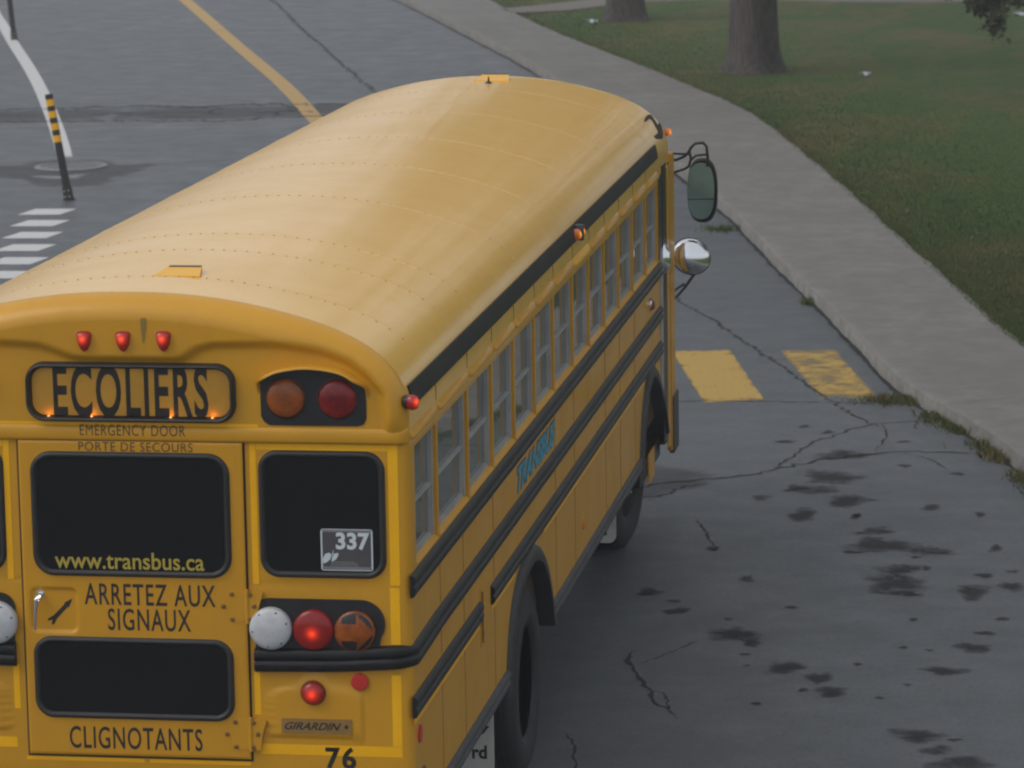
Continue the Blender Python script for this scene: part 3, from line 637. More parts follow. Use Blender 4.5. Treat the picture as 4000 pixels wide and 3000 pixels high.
NO = len(outline); prv = np.roll(outline, 1, 0); nxt = np.roll(outline, -1, 0); tg = nxt-prv; tg /= np.linalg.norm(tg, axis=1)[:, None]; nrm = np.stack([tg[:, 1], -tg[:, 0]], 1)
isbot = outline[:, 1] < .951
nrm[isbot] = 0; nrm[(outline[:, 0] > 1.2) & (outline[:, 1] < 1.0)] = (1, 0); nrm[(outline[:, 0] < -1.2) & (outline[:, 1] < 1.0)] = (-1, 0)
RAD = np.interp(outline[:, 1], [2.45, 2.75, 3.0], [.05, .075, .10])
# back of the bus: brow, cap, ledge and pressed panel as real relief
BROW = [(-1.12, 2.44), (-1.12, 2.534), (-1.11, 2.649), (-1.052, 2.722), (-.978, 2.781), (-.855, 2.825), (-.655, 2.852), (-.45, 2.845), (-.37, 2.838), (-.30, 2.815), (-.235, 2.79), (-.167, 2.783), (0, 2.783), (.245, 2.783), (.29, 2.803), (.327, 2.83), (.394, 2.848), (.576, 2.852), (.655, 2.852), (.855, 2.825), (.978, 2.781), (1.052, 2.722), (1.11, 2.649), (1.12, 2.534), (1.12, 2.44)]
EMB = [(.585, 1.14), (.587, 1.316), (.615, 1.345), (.65, 1.359), (.711, 1.365), (.728, 1.39), (.743, 1.412), (.774, 1.426), (.80, 1.427), (.824, 1.419), (.845, 1.395), (.864, 1.369), (.95, 1.356), (.985, 1.345), (.998, 1.325), (1.0, 1.14)]
def sdist(P, poly, closed=True):
    poly = np.array(poly); A = poly; B = np.roll(poly, -1, 0); 
    if not closed: A = poly[:-1]; B = poly[1:]
    d = np.full(len(P), 1e9)
    for a, b in zip(A, B):
        ab = b-a; t = np.clip(((P-a)@ab)/max(1e-12, ab@ab), 0, 1); d = np.minimum(d, np.linalg.norm(P-a-t[:, None]*ab, axis=1))
    ins = np.zeros(len(P), bool); A = poly; B = np.roll(poly, -1, 0)
    for a, b in zip(A, B):
        c = ((a[1] > P[:, 1]) != (b[1] > P[:, 1])); x = (b[0]-a[0])*(P[:, 1]-a[1])/np.where(b[1] == a[1], 1e-9, b[1]-a[1])+a[0]; ins ^= c & (P[:, 0] < x)
    return d, ins
def sst(x): x = np.clip(x, 0, 1); return x*x*(3-2*x)
def relief(P):
    """how far the sheet metal stands out towards the rear"""
    x, z = P[:, 0], P[:, 1]; h = np.full(len(P), -.012)
    h += .012*sst((z-2.448)/.02)                                         # cap stands proud of the lower back
    d, ins = sdist(P, BROW, False); sd = np.where(ins, -d, d)
    h += np.where(z > 2.45, .030*sst((sd+.012)/.045)*sst((z-2.45)/.10), 0)
    d, ins = sdist(P, EMB); sd = np.where(ins, d, -d); h += .009*sst((sd+.008)/.020)
    Pm = P.copy(); Pm[:, 0] *= -1; d, ins = sdist(Pm, EMB); sd = np.where(ins, d, -d); h += .009*sst((sd+.008)/.020)
    h -= .004*np.exp(-((z-1.815)/.006)**2)                               # panel lap line
    return h
V = []; NR = 6; ctr = np.array([0, 1.95])
for k in range(NR+1):
    t = k/NR*PI/2; off = outline-nrm*(RAD*(1-math.cos(t)))[:, None]; hh = relief(off); s = math.sin(t)
    yv = RAD*(1-s)-hh*s*s; V.append(np.stack([off[:, 0], yv, off[:, 1]], 1))
inner = outline-nrm*RAD[:, None]; NRING = 150
for k in range(1, NRING+1):
    q = inner+(ctr-inner)*(k/NRING*.985); V.append(np.stack([q[:, 0], -relief(q), q[:, 1]], 1))
V = np.array(V).reshape(-1, 3); mb = MB(); NT = NR+NRING+1; F = []
for i in range(NT-1):
    for j in range(NO): F.append((i*NO+j, i*NO+(j+1) % NO, (i+1)*NO+(j+1) % NO, (i+1)*NO+j))
F.append(tuple((NT-1)*NO+j for j in range(NO)))
mb.add(V, F); body = build(mb, 'rear_wall', 'paint', bus, smooth=179)
mb = MB(); st = []
for (x, y) in [(-1.222, .055), (-1.219, .03), (-1.205, .012), (-1.18, .0)]+[(x, 0) for x in np.linspace(-1.15, 1.15, 24)]+[(1.18, .0), (1.205, .012), (1.219, .03), (1.222, .055)]:
    st.append([(x, y+.013, 2.437), (x, y-.004, 2.437), (x, y-.008, 2.441), (x, y-.0105, 2.450), (x, y-.0105, 2.486), (x, y-.007, 2.495), (x, y+.002, 2.504)])
mb.strip(None, st); ledge = build(mb, 'cap_ledge', 'paint', body, smooth=50)

# roof shell with front cap rounding
mb = MB(); st = []
rc = [(a, b) for a, b in RC]; rc = rc+[(-a, b) for a, b in rc[::-1][1:]]
ylist = [(.115, 0), (.3, 0)]+[(y, 0) for y in np.linspace(.6, 9.75, 31)]
for y, _ in ylist:
    sag = .012*math.sin(y*2.3)*0
    st.append([(a, float(np.interp(b, [2.45, 2.75, 3.0], [.05, .075, .10])) -.004 if y < .2 else y, b) for a, b in rc])
cz = 2.40
for k in range(1, 9):
    t = k/8*PI/2; y = 9.75+.38*math.sin(t); sc = 1-.30*(1-math.cos(t))**1.2; scx = 1-.10*(1-math.cos(t))
    st.append([(a*scx, y-.10*(1-abs(a)/1.22)*0, cz+(b-cz)*sc) for a, b in rc])
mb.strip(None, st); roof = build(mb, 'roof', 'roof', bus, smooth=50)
nml = []
def roof_frame(x):
    i = min(range(len(RC)), key=lambda k: abs(RC[k][0]-abs(x))); i = max(1, min(len(RC)-2, i)); a, b = RC[i-1], RC[i+1]; t = Vector((b[0]-a[0], b[1]-a[1])).normalized(); n = Vector((t.y, -t.x)); return Vector((math.copysign(n.x, x) if abs(x) > .02 else 0, 0, abs(n.y)))
# lap seams with rivets
for y in (.55, 1.38, 1.92, 3.35, 4.75, 6.05, 7.45, 8.9):
    mb = MB(); st = []
    for (a, b) in rc:
        if b < 2.70: continue
        n = roof_frame(a); p = Vector((a, y, b)); st.append([p+Vector((0, -.024, 0))+n*.0002, p+Vector((0, -.020, 0))+n*.0008, p+Vector((0, .018, 0))+n*.0008, p+Vector((0, .024, 0))+n*.0002])
    mb.strip(None, st)
    for x in np.arange(-1.1, 1.11, .058):
        x += random.gauss(0, .004); n = roof_frame(x); c = Vector((x, y-.012, roof_z(x)))+n*.0012
        mb.lathe([(.0055, 0), (.004, .0018), (.001, .0025)], c, n, 6, mi=1)
    build(mb, 'roof_seam', ['roof', 'rivet'], roof)
# rivets of the rear cap edge and ledge
mb = MB()
for j in range(NO):
    if outline[j, 1] > 2.74 and j % 2 == 0:
        mb.lathe([(.007, 0), (.005, .003), (.001, .004)], (outline[j, 0]-nrm[j, 0]*.012, RAD[j]*.62+.02, outline[j, 1]-nrm[j, 1]*.006), (nrm[j, 0], -.35, nrm[j, 1]), 6)
for x in np.arange(-1.14, 1.15, .045): mb.lathe([(.0055, 0), (.004, .003), (.001, .004)], (x, -.004, 2.468), (0, -1, 0), 6)
build(mb, 'rivets', 'bolt', body)['kind'] = 'stuff'

# lower sides with wheel arches, window band left open
RA = [(2.57, .66), (2.60, .80), (2.68, .96), (2.80, 1.07), (2.95, 1.135), (3.2, 1.175), (3.42, 1.175), (3.65, 1.11), (3.82, 1.0), (3.95, .86), (4.06, .66)]
FA = [(8.10, .66), (8.14, .80), (8.22, .97), (8.36, 1.10), (8.55, 1.19), (8.76, 1.20), (9.0, 1.11), (9.2, .98), (9.38, .84), (9.53, .66)]
PY = [.13, .70, 1.53, 2.245, 2.935, 3.635, 4.32, 5.07, 5.755, 6.435, 7.125, 7.82, 8.51, 9.17]
def side_wall(sx):
    X = HW*sx; fn = side(X); mb = MB()
    poly = [(.05, .74)]+[(RA[0][0], .74)]+RA[1:-1]+[(RA[-1][0], .74), (FA[0][0], .74)]+FA[1:-1]+[(FA[-1][0]-.03, .74), (9.62, .74), (9.62, 1.885), (.05, 1.885)]
    mb.prism(poly, fn, -.025, 0)
    mb.prism([(.05, 2.40), (9.62, 2.40), (9.62, 2.425), (.05, 2.425)], fn, -.03, 0)
    # posts between the windows and the sill
    for k, y in enumerate(PY):
        w0, w1 = (-.08, .02) if k == 0 else (-.021, .021)
        mb.prism([(y+w0, 1.885), (y+w1, 1.885), (y+w1, 2.40), (y+w0, 2.40)], fn, -.045, .001)
    for a, b in zip(PY[:-1], PY[1:]):
        mb.add([fn(a+.021, 1.885, .006), fn(b-.021, 1.885, .006), fn(b-.021, 1.915, -.035), fn(a+.021, 1.915, -.035)], [(0, 1, 2, 3)])
    # hairline joints of the panels
    for y in (.72, 1.33, 2.2, 4.3, 5.05, 6.4, 7.1, 7.85):
        for z0, z1 in ((.755, 1.235), (1.34, 1.47), (1.575, 1.765)):
            if z0 < 1.2 and any(a[0][0]-.05 < y < a[-1][0]+.05 for a in (RA, FA)): z0 = 1.20
            mb.prism([(y-.0025, z0), (y+.0025, z0), (y+.0025, z1), (y-.0025, z1)], fn, 0, .0015, mi=1)
    for y in PY[1:-1]: mb.prism([(y-.002, 2.50), (y+.002, 2.50), (y+.002, 2.57), (y-.002, 2.57)], fn, -.002, .0022, mi=1)
    return build(mb, 'side_wall', ['paint', 'bolt'], bus, smooth=30)
walls = {s: side_wall(s) for s in (1, -1)}
def railmesh(sx, y0, y1, z, hz, name, m, dep=.020, parent=None, ribs=2):
    X = HW*sx; mb = MB(); st = []
    pr = [(-hz, 0)]
    if ribs == 2:
        for k in range(17): q = -1+k/8; pr.append((hz*q, .003+dep*(1-abs(q)**5)**.6-dep*.45*math.exp(-(q/.14)**2)))
    else:
        for k in range(9): a = PI*k/8; pr.append((-hz*math.cos(a), .004+dep*math.sin(a)**.7))
    pr.append((hz, 0)); n = len(pr)
    for y in (y0, y1): st.append([(X+sx*d, y, z+a) for a, d in pr])
    mb.strip(None, st); mb.add(st[0], [tuple(range(n))]); mb.add(st[1], [tuple(range(n))])
    return build(mb, name, m, parent or bus, smooth=40)
for sx in (1, -1):
    railmesh(sx, .0, 9.26, 1.818, .050, 'rub_rail', 'rail')
    railmesh(sx, .6, 9.26, 1.520, .050, 'rub_rail', 'rail')
    railmesh(sx, .0, 1.76, 1.284, .048, 'rub_rail', 'rail')
    railmesh(sx, 2.08, 9.26, 1.284, .048, 'rub_rail', 'rail')
    for a, b, zr in ((.45, 2.57, .748), (4.06, 8.12, .718)): railmesh(sx, a, b, zr, .045, 'skirt_rail', 'skirt', .02, ribs=2)
    for a, b in ((.02, 1.74), (2.1, 2.85), (3.85, 8.3)):
        mb = MB(); mb.prism([(a, 1.203), (b, 1.203), (b, 1.230), (a, 1.230)], side(HW*sx), .0015, .0025); build(mb, 'reflective_tape', 'tape', bus, smooth=0)
# the middle rail wraps round the rear corner to the door
for sx in (1, -1):
    mb = MB(); st = []; path = [(HW, y, 1, 0) for y in (.6, .45, .3, .2, .12)]
    for k in range(11): a = PI/2*k/10; path.append((HW-.09+.09*math.cos(a), .09-.09*math.sin(a), math.cos(a), -math.sin(a)))
    path += [(1.05, .0, 0, -1), (.9, .0, 0, -1), (.533, .0, 0, -1)]
    for (x, y, nx, ny) in path:
        zz = float(np.interp(x, [.53, .9, 1.19], [1.481, 1.489, 1.508])) if y < .09 else float(np.interp(y, [.09, .6], [1.509, 1.520])); row = [((x-nx*.014)*sx, y-ny*.014, zz-.054)]
        for k in range(17): q = -1+k/8; d = .003+.022*(1-abs(q)**5)**.6-.010*math.exp(-(q/.14)**2); row.append(((x+nx*d)*sx, y+ny*d, zz+.052*q))
        row.append(((x-nx*.014)*sx, y-ny*.014, zz+.054)); st.append(row)
    mb.strip(None, st); mb.add(st[-1], [tuple(range(len(st[-1])))]); build(mb, 'rub_rail', 'rail', bus, smooth=40)
# drip stripe on the roof edge
for sx in (1, -1):
    mb = MB(); st = []; sec = [(a, b) for a, b in RC if 2.572 < b < 2.675]; sec = [sec[0]]+sec+[sec[-1]]
    for y in (.12, 9.16):
        row = []
        for k, (a, b) in enumerate(sec):
            n = roof_frame(a); d = 0 if k in (0, len(sec)-1) else .010; row.append(((a+n.x*d)*sx, y, b+n.z*d))
        st.append(row)
    mb.strip(None, st); [mb.add(s_, [tuple(range(len(s_)))]) for s_ in st]; build(mb, 'drip_rail', 'stripe', bus, smooth=40)
# visors above the windows
for sx in (1, -1):
    for k, (a, b) in enumerate(zip(PY[:-1], PY[1:])):
        mb = MB(); st = []; a0, b0 = a+.03, b-.022
        if k == 0: a0 = .05
        for y, s in [(a0, .05), (a0+.006, .5), (a0+.018, .8), (a0+.04, 1), (b0-.04, 1), (b0-.018, .8), (b0-.006, .5), (b0, .05)]:
            st.append([((HW-.002+d*s)*sx, y, 2.462+h*(.6+.4*s)) for h, d in ((.034, 0), (.028, .008), (.012, .018), (-.002, .024), (-.010, .023), (-.014, .018), (-.014, 0))])
        mb.strip(None, st); o = build(mb, 'window_visor', 'bright' if (k == 7 and sx == 1) else 'paint', bus, smooth=50)
        if k == 7 and sx == 1: o['label'] = 'brighter yellow visor strip over one window'
# side windows
for sx in (1, -1):
    for a, b in zip(PY[:-1], PY[1:]):
        fn = side(HW*sx); y0, y1 = a+.021, b-.021
        if a < .2: y0 = .15
        mb = MB(); mb.prism([(y0, 1.90), (y1, 1.90), (y1, 2.40), (y0, 2.40)], fn, -.045, -.036); wn = build(mb, 'side_window', 'pane', bus, smooth=0)
        mb = MB(); fr = fn
        def bar(u0, u1, v0, v1, w0, w1): mb.prism([(u0, v0), (u1, v0), (u1, v1), (u0, v1)], fn, w0, w1)
        bar(y0+.0005, y0+.016, 1.901, 2.399, -.0355, -.012); bar(y1-.034, y1-.0005, 1.901, 2.399, -.0355, -.014)
        bar(y1-.056, y1-.0345, 1.92, 2.145, -.0355, -.024); bar(y0+.0165, y1-.0345, 2.131, 2.146, -.0355, -.020)
        bar(y0+.0165, y1-.0565, 1.901, 1.922, -.0355, -.018); bar(y0+.0165, y1-.0345, 2.388, 2.399, -.0355, -.016)
        build(mb, 'window_frame', 'alu', wn, smooth=0)
# fuel door
mb = MB(); fn = side(HW); mb.prism(rrect(1.775, 2.065, 1.10, 1.40, .02, 4), fn, -.002, .004); fd_ = build(mb, 'fuel_door', 'paint', bus, smooth=30)
mb = MB(); mb.tube([(HW+.007, 1.80, 1.12), (HW+.007, 1.80, 1.37)], .006, 8)
for z in (1.15, 1.34): mb.box(HW+.004, HW+.009, 1.80, 1.84, z-.012, z+.012, .002)
build(mb, 'hinge', 'bolt', fd_)
# side lettering
mb = MB(); fn = side(HW)
lettering(mb, 'TRANSBUS', (2.955, 4.315, 1.598, 1.738), fn, .0012, bold=.085, shear=.35, spacing=1.0, mi=1)
lettering(mb, 'TRANSBUS', (2.965, 4.305, 1.602, 1.734), fn, .0030, bold=.055, shear=.35, spacing=1.0, mi=0)
build(mb, 'side_lettering', ['blue', 'letter'], bus, smooth=0)

# ------------------------------------------------------------------ rear door and back details
DX0, DX1, DZ0, DZ1 = -.487, .503, 1.037, 2.434
mb = MB(); mb.prism([(DX0-.010, DZ0-.012), (DX1+.008, DZ0-.012), (DX1+.008, DZ1+.001), (DX0-.010, DZ1+.001)], rear, -.016, -.0105); build(mb, 'door_gap', 'gap', body, smooth=0)
gx = np.linspace(DX0, DX1, 150); gz = np.linspace(DZ0, DZ1, 190); GX, GZ = np.meshgrid(gx, gz, indexing='ij'); Pg = np.stack([GX.ravel(), GZ.ravel()], 1)
dr, ins = sdist(Pg, rrect(-.455, -.248, 1.585, 1.782, .03)); sdn = np.where(ins, dr, -dr)
de = np.minimum.reduce([Pg[:, 0]-DX0, DX1-Pg[:, 0], Pg[:, 1]-DZ0, DZ1-Pg[:, 1]])
hd = .004-.011*sst((sdn+.004)/.012)-.004*(1-sst(de/.008))
mb = MB(); nx_, nz_ = len(gx), len(gz); mb.add(np.stack([Pg[:, 0], -hd, Pg[:, 1]], 1), [(i*nz_+j, i*nz_+j+1, (i+1)*nz_+j+1, (i+1)*nz_+j) for i in range(nx_-1) for j in range(nz_-1)])
door = build(mb, 'emergency_door', 'door', bus, smooth=50)
def rear_window(x0, x1, z0, z1, rr, base, parent):
    o = rrect(x0, x1, z0, z1, rr, 12); mb = MB(); mb.prism(offset_poly(o, -.020), rear, base-.006, base+.002); wn = build(mb, 'rear_window', 'glass', parent, smooth=0)
    mb = MB(); gasket(mb, o, rear, .030, .016, base-.001); build(mb, 'window_gasket', 'rubber', wn, smooth=60); return wn
w1 = rear_window(-.437, .445, 1.838, 2.388, .095, .0045, door)
w2 = rear_window(-.452, .440, 1.203, 1.569, .085, .0045, door)
w3 = rear_window(.566, 1.118, 1.847, 2.403, .085, -.011, bus); w4 = rear_window(-1.118, -.558, 1.847, 2.403, .085, -.011, bus)
text_part('lettering', 'www.transbus.ca', (-.34, .323, 1.872, 1.948), rear, .0080, 'webyel', w1, bold=.012)
text_part('lettering', 'PORTE DE SECOURS', (-.216, .287, 2.391, 2.431), rear, .0052, 'worn', door, spacing=1.1)
text_part('lettering', 'ARRETEZ AUX', (-.214, .367, 1.712, 1.808), rear, .0052, 'letter', door, spacing=1.12, bold=.010)
text_part('lettering', 'SIGNAUX', (-.113, .255, 1.600, 1.698), rear, .0052, 'letter', door, spacing=1.12, bold=.010)
text_part('lettering', 'CLIGNOTANTS', (-.304, .290, 1.068, 1.168), rear, .0052, 'letter', door, spacing=1.1, bold=.010)
text_part('lettering', 'EMERGENCY DOOR', (-.206, .258, 2.460, 2.508), rear, .0112, 'worn', ledge, spacing=1.12)
text_part('lettering', '76', (.829, .964, 1.0, 1.100), rear, -.0105, 'letter', body, bold=.03, spacing=1.15)
# handle and arrow in the pressed recess
mb = MB(); mb.tube([(-.414, .012, 1.752), (-.414, -.030, 1.750), (-.420, -.036, 1.735), (-.428, -.034, 1.67), (-.433, -.026, 1.60)], [.011, .012, .012, .0075, .006], 12); mb.lathe([(.02, 0), (.018, .006), (.001, .008)], (-.414, .012, 1.752), (0, -1, 0), 16); build(mb, 'handle', 'chrome', door, smooth=50)
a0, a1 = Vector((-.374, 1.628)), Vector((-.271, 1.735)); t = (a1-a0).normalized(); n = Vector((-t.y, t.x)); L = (a1-a0).length
arrow = [(.014, 0), (-.004, .012), (.004, .018), (.032, .010), (L-.042, .009), (L-.042, .015), (L, 0), (L-.042, -.015), (L-.042, -.009), (.032, -.010), (.004, -.018), (-.004, -.012)]
mb = MB(); mb.prism([tuple(a0+t*a+n*b) for a, b in arrow], rear, -.0065, -.0055); build(mb, 'arrow_mark', 'letter', door, smooth=0)
# hinges
for zc in (1.718, 1.150):
    mb = MB(); x0 = .505
    for s in (-1, 1): mb.prism([(x0+s*.008, zc-.062), (x0+s*.008, zc+.062), (x0+s*.040, zc+.072), (x0+s*.072, zc+.062), (x0+s*.108 if s < 0 else x0+.052, zc), (x0+s*.072 if s < 0 else x0+.045, zc-.062), (x0+s*.040, zc-.072)], rear, -.008, .007)
    mb.tube([(x0, -.005, zc-.075), (x0, -.005, zc+.075)], .009, 10)
    for (dx, dz) in ((-.066, .054), (-.103, .0), (-.066, -.056), (.014, .054), (.032, .002), (.010, -.056)): mb.lathe([(.0105, .0), (.0105, .004), (.007, .008), (.001, .009)], (x0+dx, -.006, zc+dz), (0, -1, 0), 10, mi=1)
    build(mb, 'hinge', ['door', 'bolt'], door, smooth=30)
# joint line grime beside the door
# reflective yellow tape framing the back
def tape(x0, x1, z0, z1, w=-.0105): mb = MB(); mb.prism([(x0, z0), (x1, z0), (x1, z1), (x0, z1)], rear, w-.001, w); build(mb, 'reflective_tape', 'tape', body, smooth=0)
for s in (1, -1):
    T = (lambda a, b, c, d, w=-.0105: tape(a, b, c, d, w)) if s == 1 else (lambda a, b, c, d, w=-.0105: tape(-b, -a, c, d, w))
    T(.560, 1.130, 2.404, 2.432); T(1.131, 1.174, 1.820, 2.433); T(1.129, 1.171, 1.56, 1.810); T(1.128, 1.169, 1.108, 1.425); T(.545, 1.169, 1.060, 1.106)
    T(.531, .558, 1.815, 2.432); T(.524, .551, 1.235, 1.435)
tape(-.505, .025, 1.006, 1.022); tape(.048, .498, 1.006, 1.022); tape(-.60, .575, 2.503, 2.516, .0010)
# 337 sticker
mb = MB(); mb.prism(rrect(.833, 1.059, 1.882, 2.064, .01, 3), rear, -.0085, -.0075, mi=1); mb.prism(rrect(.840, 1.052, 1.898, 2.052, .004, 2), rear, -.0072, -.0068, mi=0)
mb.prism(rrect(.838, 1.054, 2.053, 2.061, .002, 2), rear, -.0072, -.0068, mi=2); mb.prism(rrect(.838, 1.054, 1.886, 1.897, .002, 2), rear, -.0072, -.0068, mi=2)
lettering(mb, '337', (.899, 1.046, 1.974, 2.050), rear, -.0062, bold=.035, mi=1)
mb.prism([(.842, 1.912), (.841, 1.935), (.852, 1.955), (.870, 1.960), (.880, 1.951), (.872, 1.930), (.855, 1.917)], rear, -.0066, -.0062, mi=1)
mb.prism([(.878, 1.921), (.882, 1.943), (.890, 1.956), (.910, 1.960), (.907, 1.946), (.896, 1.929)], rear, -.0066, -.0062, mi=1); mb.prism([(.880, 1.950), (.886, 1.971), (.889, 1.970), (.885, 1.951)], rear, -.0066, -.0062, mi=1)
for k, (a, b) in enumerate(((.880, .970), (.878, .985), (.874, .990))): 
    x = a
    while x < b: wd = random.uniform(.006, .016); mb.prism([(x, 1.918-k*.0075), (x+wd, 1.918-k*.0075), (x+wd, 1.9225-k*.0075), (x, 1.9225-k*.0075)], rear, -.0066, -.0063, mi=2); x += wd+.003
build(mb, 'window_sticker', ['sticker', 'stickw', 'stickg'], w3, smooth=0)
# maker's plate
mb = MB(); mb.prism(rrect(.642, .951, 1.159, 1.226, .004, 3), rear, -.004, .0015); pl = build(mb, 'name_plate', 'plate', body, smooth=30)
mb = MB(); lettering(mb, 'GIRARDIN', (.655, .905, 1.176, 1.210), rear, .0022, bold=.02, shear=.45)
star = []
for k in range(10): a = PI/2+k*PI/5; q = .013 if k % 2 == 0 else .006; star.append((.927+q*math.cos(a), 1.193+q*math.sin(a)))
mb.prism(star, rear, .0015, .0022); build(mb, 'lettering', 'letter', pl, smooth=0)

# ECOLIERS sign: yellow box behind glass with four bulbs
so_ = rrect(-.441, .484, 2.518, 2.779, .085, 12)
mb = MB(); gasket(mb, so_, rear, .028, .036, .002); sg = build(mb, 'sign', 'rubber', bus, smooth=60)
inn = offset_poly(so_, -.022)
mb = MB(); mb.prism(inn, rear, .0005, .0015); build(mb, 'sign_panel', 'signback', sg, smooth=0)
text_part('lettering', 'ECOLIERS', (-.320, .362, 2.538, 2.768), rear, .0025, 'letter', sg, bold=.022, spacing=1.14)
mb = MB(); mb.prism(offset_poly(so_, -.024), rear, .0295, .0300); build(mb, 'sign_glass', 'clear', sg, smooth=0)
for x in (-.338, -.148, .199, .382):
    mb = MB(); mb.lathe([(.0008, -.006), (.0035, -.004), (.0045, 0), (.0035, .004), (.0008, .006)], (x, -.022, 2.545), (1, 0, .2), 10); b_ = build(mb, 'bulb', 'bulb', sg)
    ld = bpy.data.lights.new('bulb_light', 'POINT'); ld.energy = .012; ld.color = (1, .38, .10); ld.shadow_soft_size = .004
    lo_ = link('bulb_light', ld, sg, (x, -.020, 2.553))
# three red clearance lamps, then a tapering dark olive decal strip
shield = [(-.034, .030), (-.028, .040), (-.01, .044), (.01, .044), (.028, .040), (.034, .030), (.028, -.010), (.014, -.038), (0, -.046), (-.014, -.038), (-.028, -.010)]
for x, z in ((-.167, 2.873), (.004, 2.874), (.181, 2.876)):
    mb = MB(); sc = [(1, .0), (1.0, .012), (.86, .026), (.6, .034), (.25, .038)]; st = []
    base = -.020
    for s, h in sc: st.append([(x+a*s, base-h, z+b*s) for a, b in shield]+[(x+shield[0][0]*s, base-h, z+shield[0][1]*s)])
    mb.strip(None, st); mb.add(st[-1][:-1], [tuple(range(len(shield)))]); build(mb, 'clearance_lamp', 'redglow', bus, smooth=60, origin=(x-.002, base-.034, z+.012))
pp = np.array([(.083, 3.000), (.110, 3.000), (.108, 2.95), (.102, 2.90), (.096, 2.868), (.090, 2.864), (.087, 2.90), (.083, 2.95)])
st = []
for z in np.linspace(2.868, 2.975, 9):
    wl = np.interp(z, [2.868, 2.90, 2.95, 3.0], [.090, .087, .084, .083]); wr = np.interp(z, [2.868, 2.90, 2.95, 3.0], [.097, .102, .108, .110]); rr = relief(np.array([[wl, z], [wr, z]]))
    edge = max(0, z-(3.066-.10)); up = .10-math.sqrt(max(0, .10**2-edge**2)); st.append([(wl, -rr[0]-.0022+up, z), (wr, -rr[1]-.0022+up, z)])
mb = MB(); mb.strip(None, st); build(mb, 'olive_strip', 'patch', body, smooth=60)
# upper flashing lamps in their black hooded boxes
def flasher(cx):
    s = 1 if cx > 0 else -1
    o = [(.590, 2.552), (.602, 2.530), (.625, 2.514), (.80, 2.513), (1.010, 2.514), (1.034, 2.522), (1.046, 2.545), (1.047, 2.62), (1.042, 2.678), (1.0, 2.712), (.953, 2.740), (.88, 2.757), (.80, 2.762), (.735, 2.757), (.672, 2.744), (.63, 2.727), (.590, 2.700)]
    mb = MB(); mb.prism([(a*s, b) for a, b in o], rear, -.004, .004); bx = build(mb, 'flasher_box', 'black', bus, smooth=0)
    arch = [(.584, 2.655), (.585, 2.700), (.63, 2.730), (.672, 2.749), (.735, 2.762), (.80, 2.768), (.88, 2.762), (.953, 2.746), (1.0, 2.718), (1.045, 2.684), (1.053, 2.64)]
    st = []; A = resample(smooth_poly([(a*s, b, 0) for a, b in arch], 4), 40)
    for i, p in enumerate(A):
        tt = (A[min(i+1, 39)]-A[max(i-1, 0)]).normalized(); nn = Vector((-tt.y, tt.x))*s; e = sst(min(i, 39-i)/7); w = .004+.070*float(e)
        st.append([rear(p.x, p.y, 0), rear(p.x+nn.x*.010, p.y+nn.y*.010, 0), rear(p.x+nn.x*.010, p.y+nn.y*.010, w-.004), rear(p.x+nn.x*.005, p.y+nn.y*.005, w), rear(p.x, p.y, w), rear(p.x, p.y, 0)])
    mb = MB(); mb.strip(None, st); build(mb, 'hood', 'paint', bx, smooth=40)
    for x, m in ((.700, 'ambdim'), (.925, 'reddim')):
        mb = MB(); mb.lathe([(.084, .002), (.083, .012), (.074, .020), (.05, .027), (.02, .030), (.001, .031)], (x*s, 0, 2.632), (0, -1, 0), 40); build(mb, 'flasher_lamp', m, bx, smooth=60)
        mb = MB(); mb.lathe([(.090, .002), (.090, .010), (.085, .012), (.084, .004)], (x*s, 0, 2.632), (0, -1, 0), 40); build(mb, 'lamp_rim', 'rubber', bx, smooth=40)
flasher(1); flasher(-1)
# lamp panels above the rail
def lamp_disc(mb, x, z, rad, base, dome=.028, n=56, rings=14, test=None):
    V = [(x, -(base+dome), z)]; F = []; mi = []
    for i in range(1, rings+1):
        rr = rad*i/rings; h = base+dome*math.sqrt(max(0, 1-(i/rings)**2*.96))
        for j in range(n): a = 2*PI*j/n; V.append((x+rr*math.cos(a), -h, z+rr*math.sin(a)))
    for j in range(n): F.append((0, 1+j, 1+(j+1) % n)); mi.append((0, j))
    for i in range(rings-1):
        for j in range(n): F.append((1+i*n+j, 1+i*n+(j+1) % n, 1+(i+1)*n+(j+1) % n, 1+(i+1)*n+j)); mi.append((i+1, j))
    o = len(V)
    for j in range(n): a = 2*PI*j/n; V.append((x+rad*math.cos(a), 0, z+rad*math.sin(a)))
    for j in range(n): F.append((1+(rings-1)*n+j, 1+(rings-1)*n+(j+1) % n, o+(j+1) % n, o+j)); mi.append((rings, j))
    mb.add(V, F)
    if test: mb.m = [1 if test((i+.5)/rings, 2*PI*(j+.5)/n) else 0 for i, j in mi]
def arrow_mask(s):
    def f(q, a):
        x, y = q*math.cos(a)*s, q*math.sin(a)
        if q > .93: return False
        if x < .12: return abs(y) > .42 and x > -.62
        return abs(y) > .86*(1-(x-.12)/.86)+.03
    return f
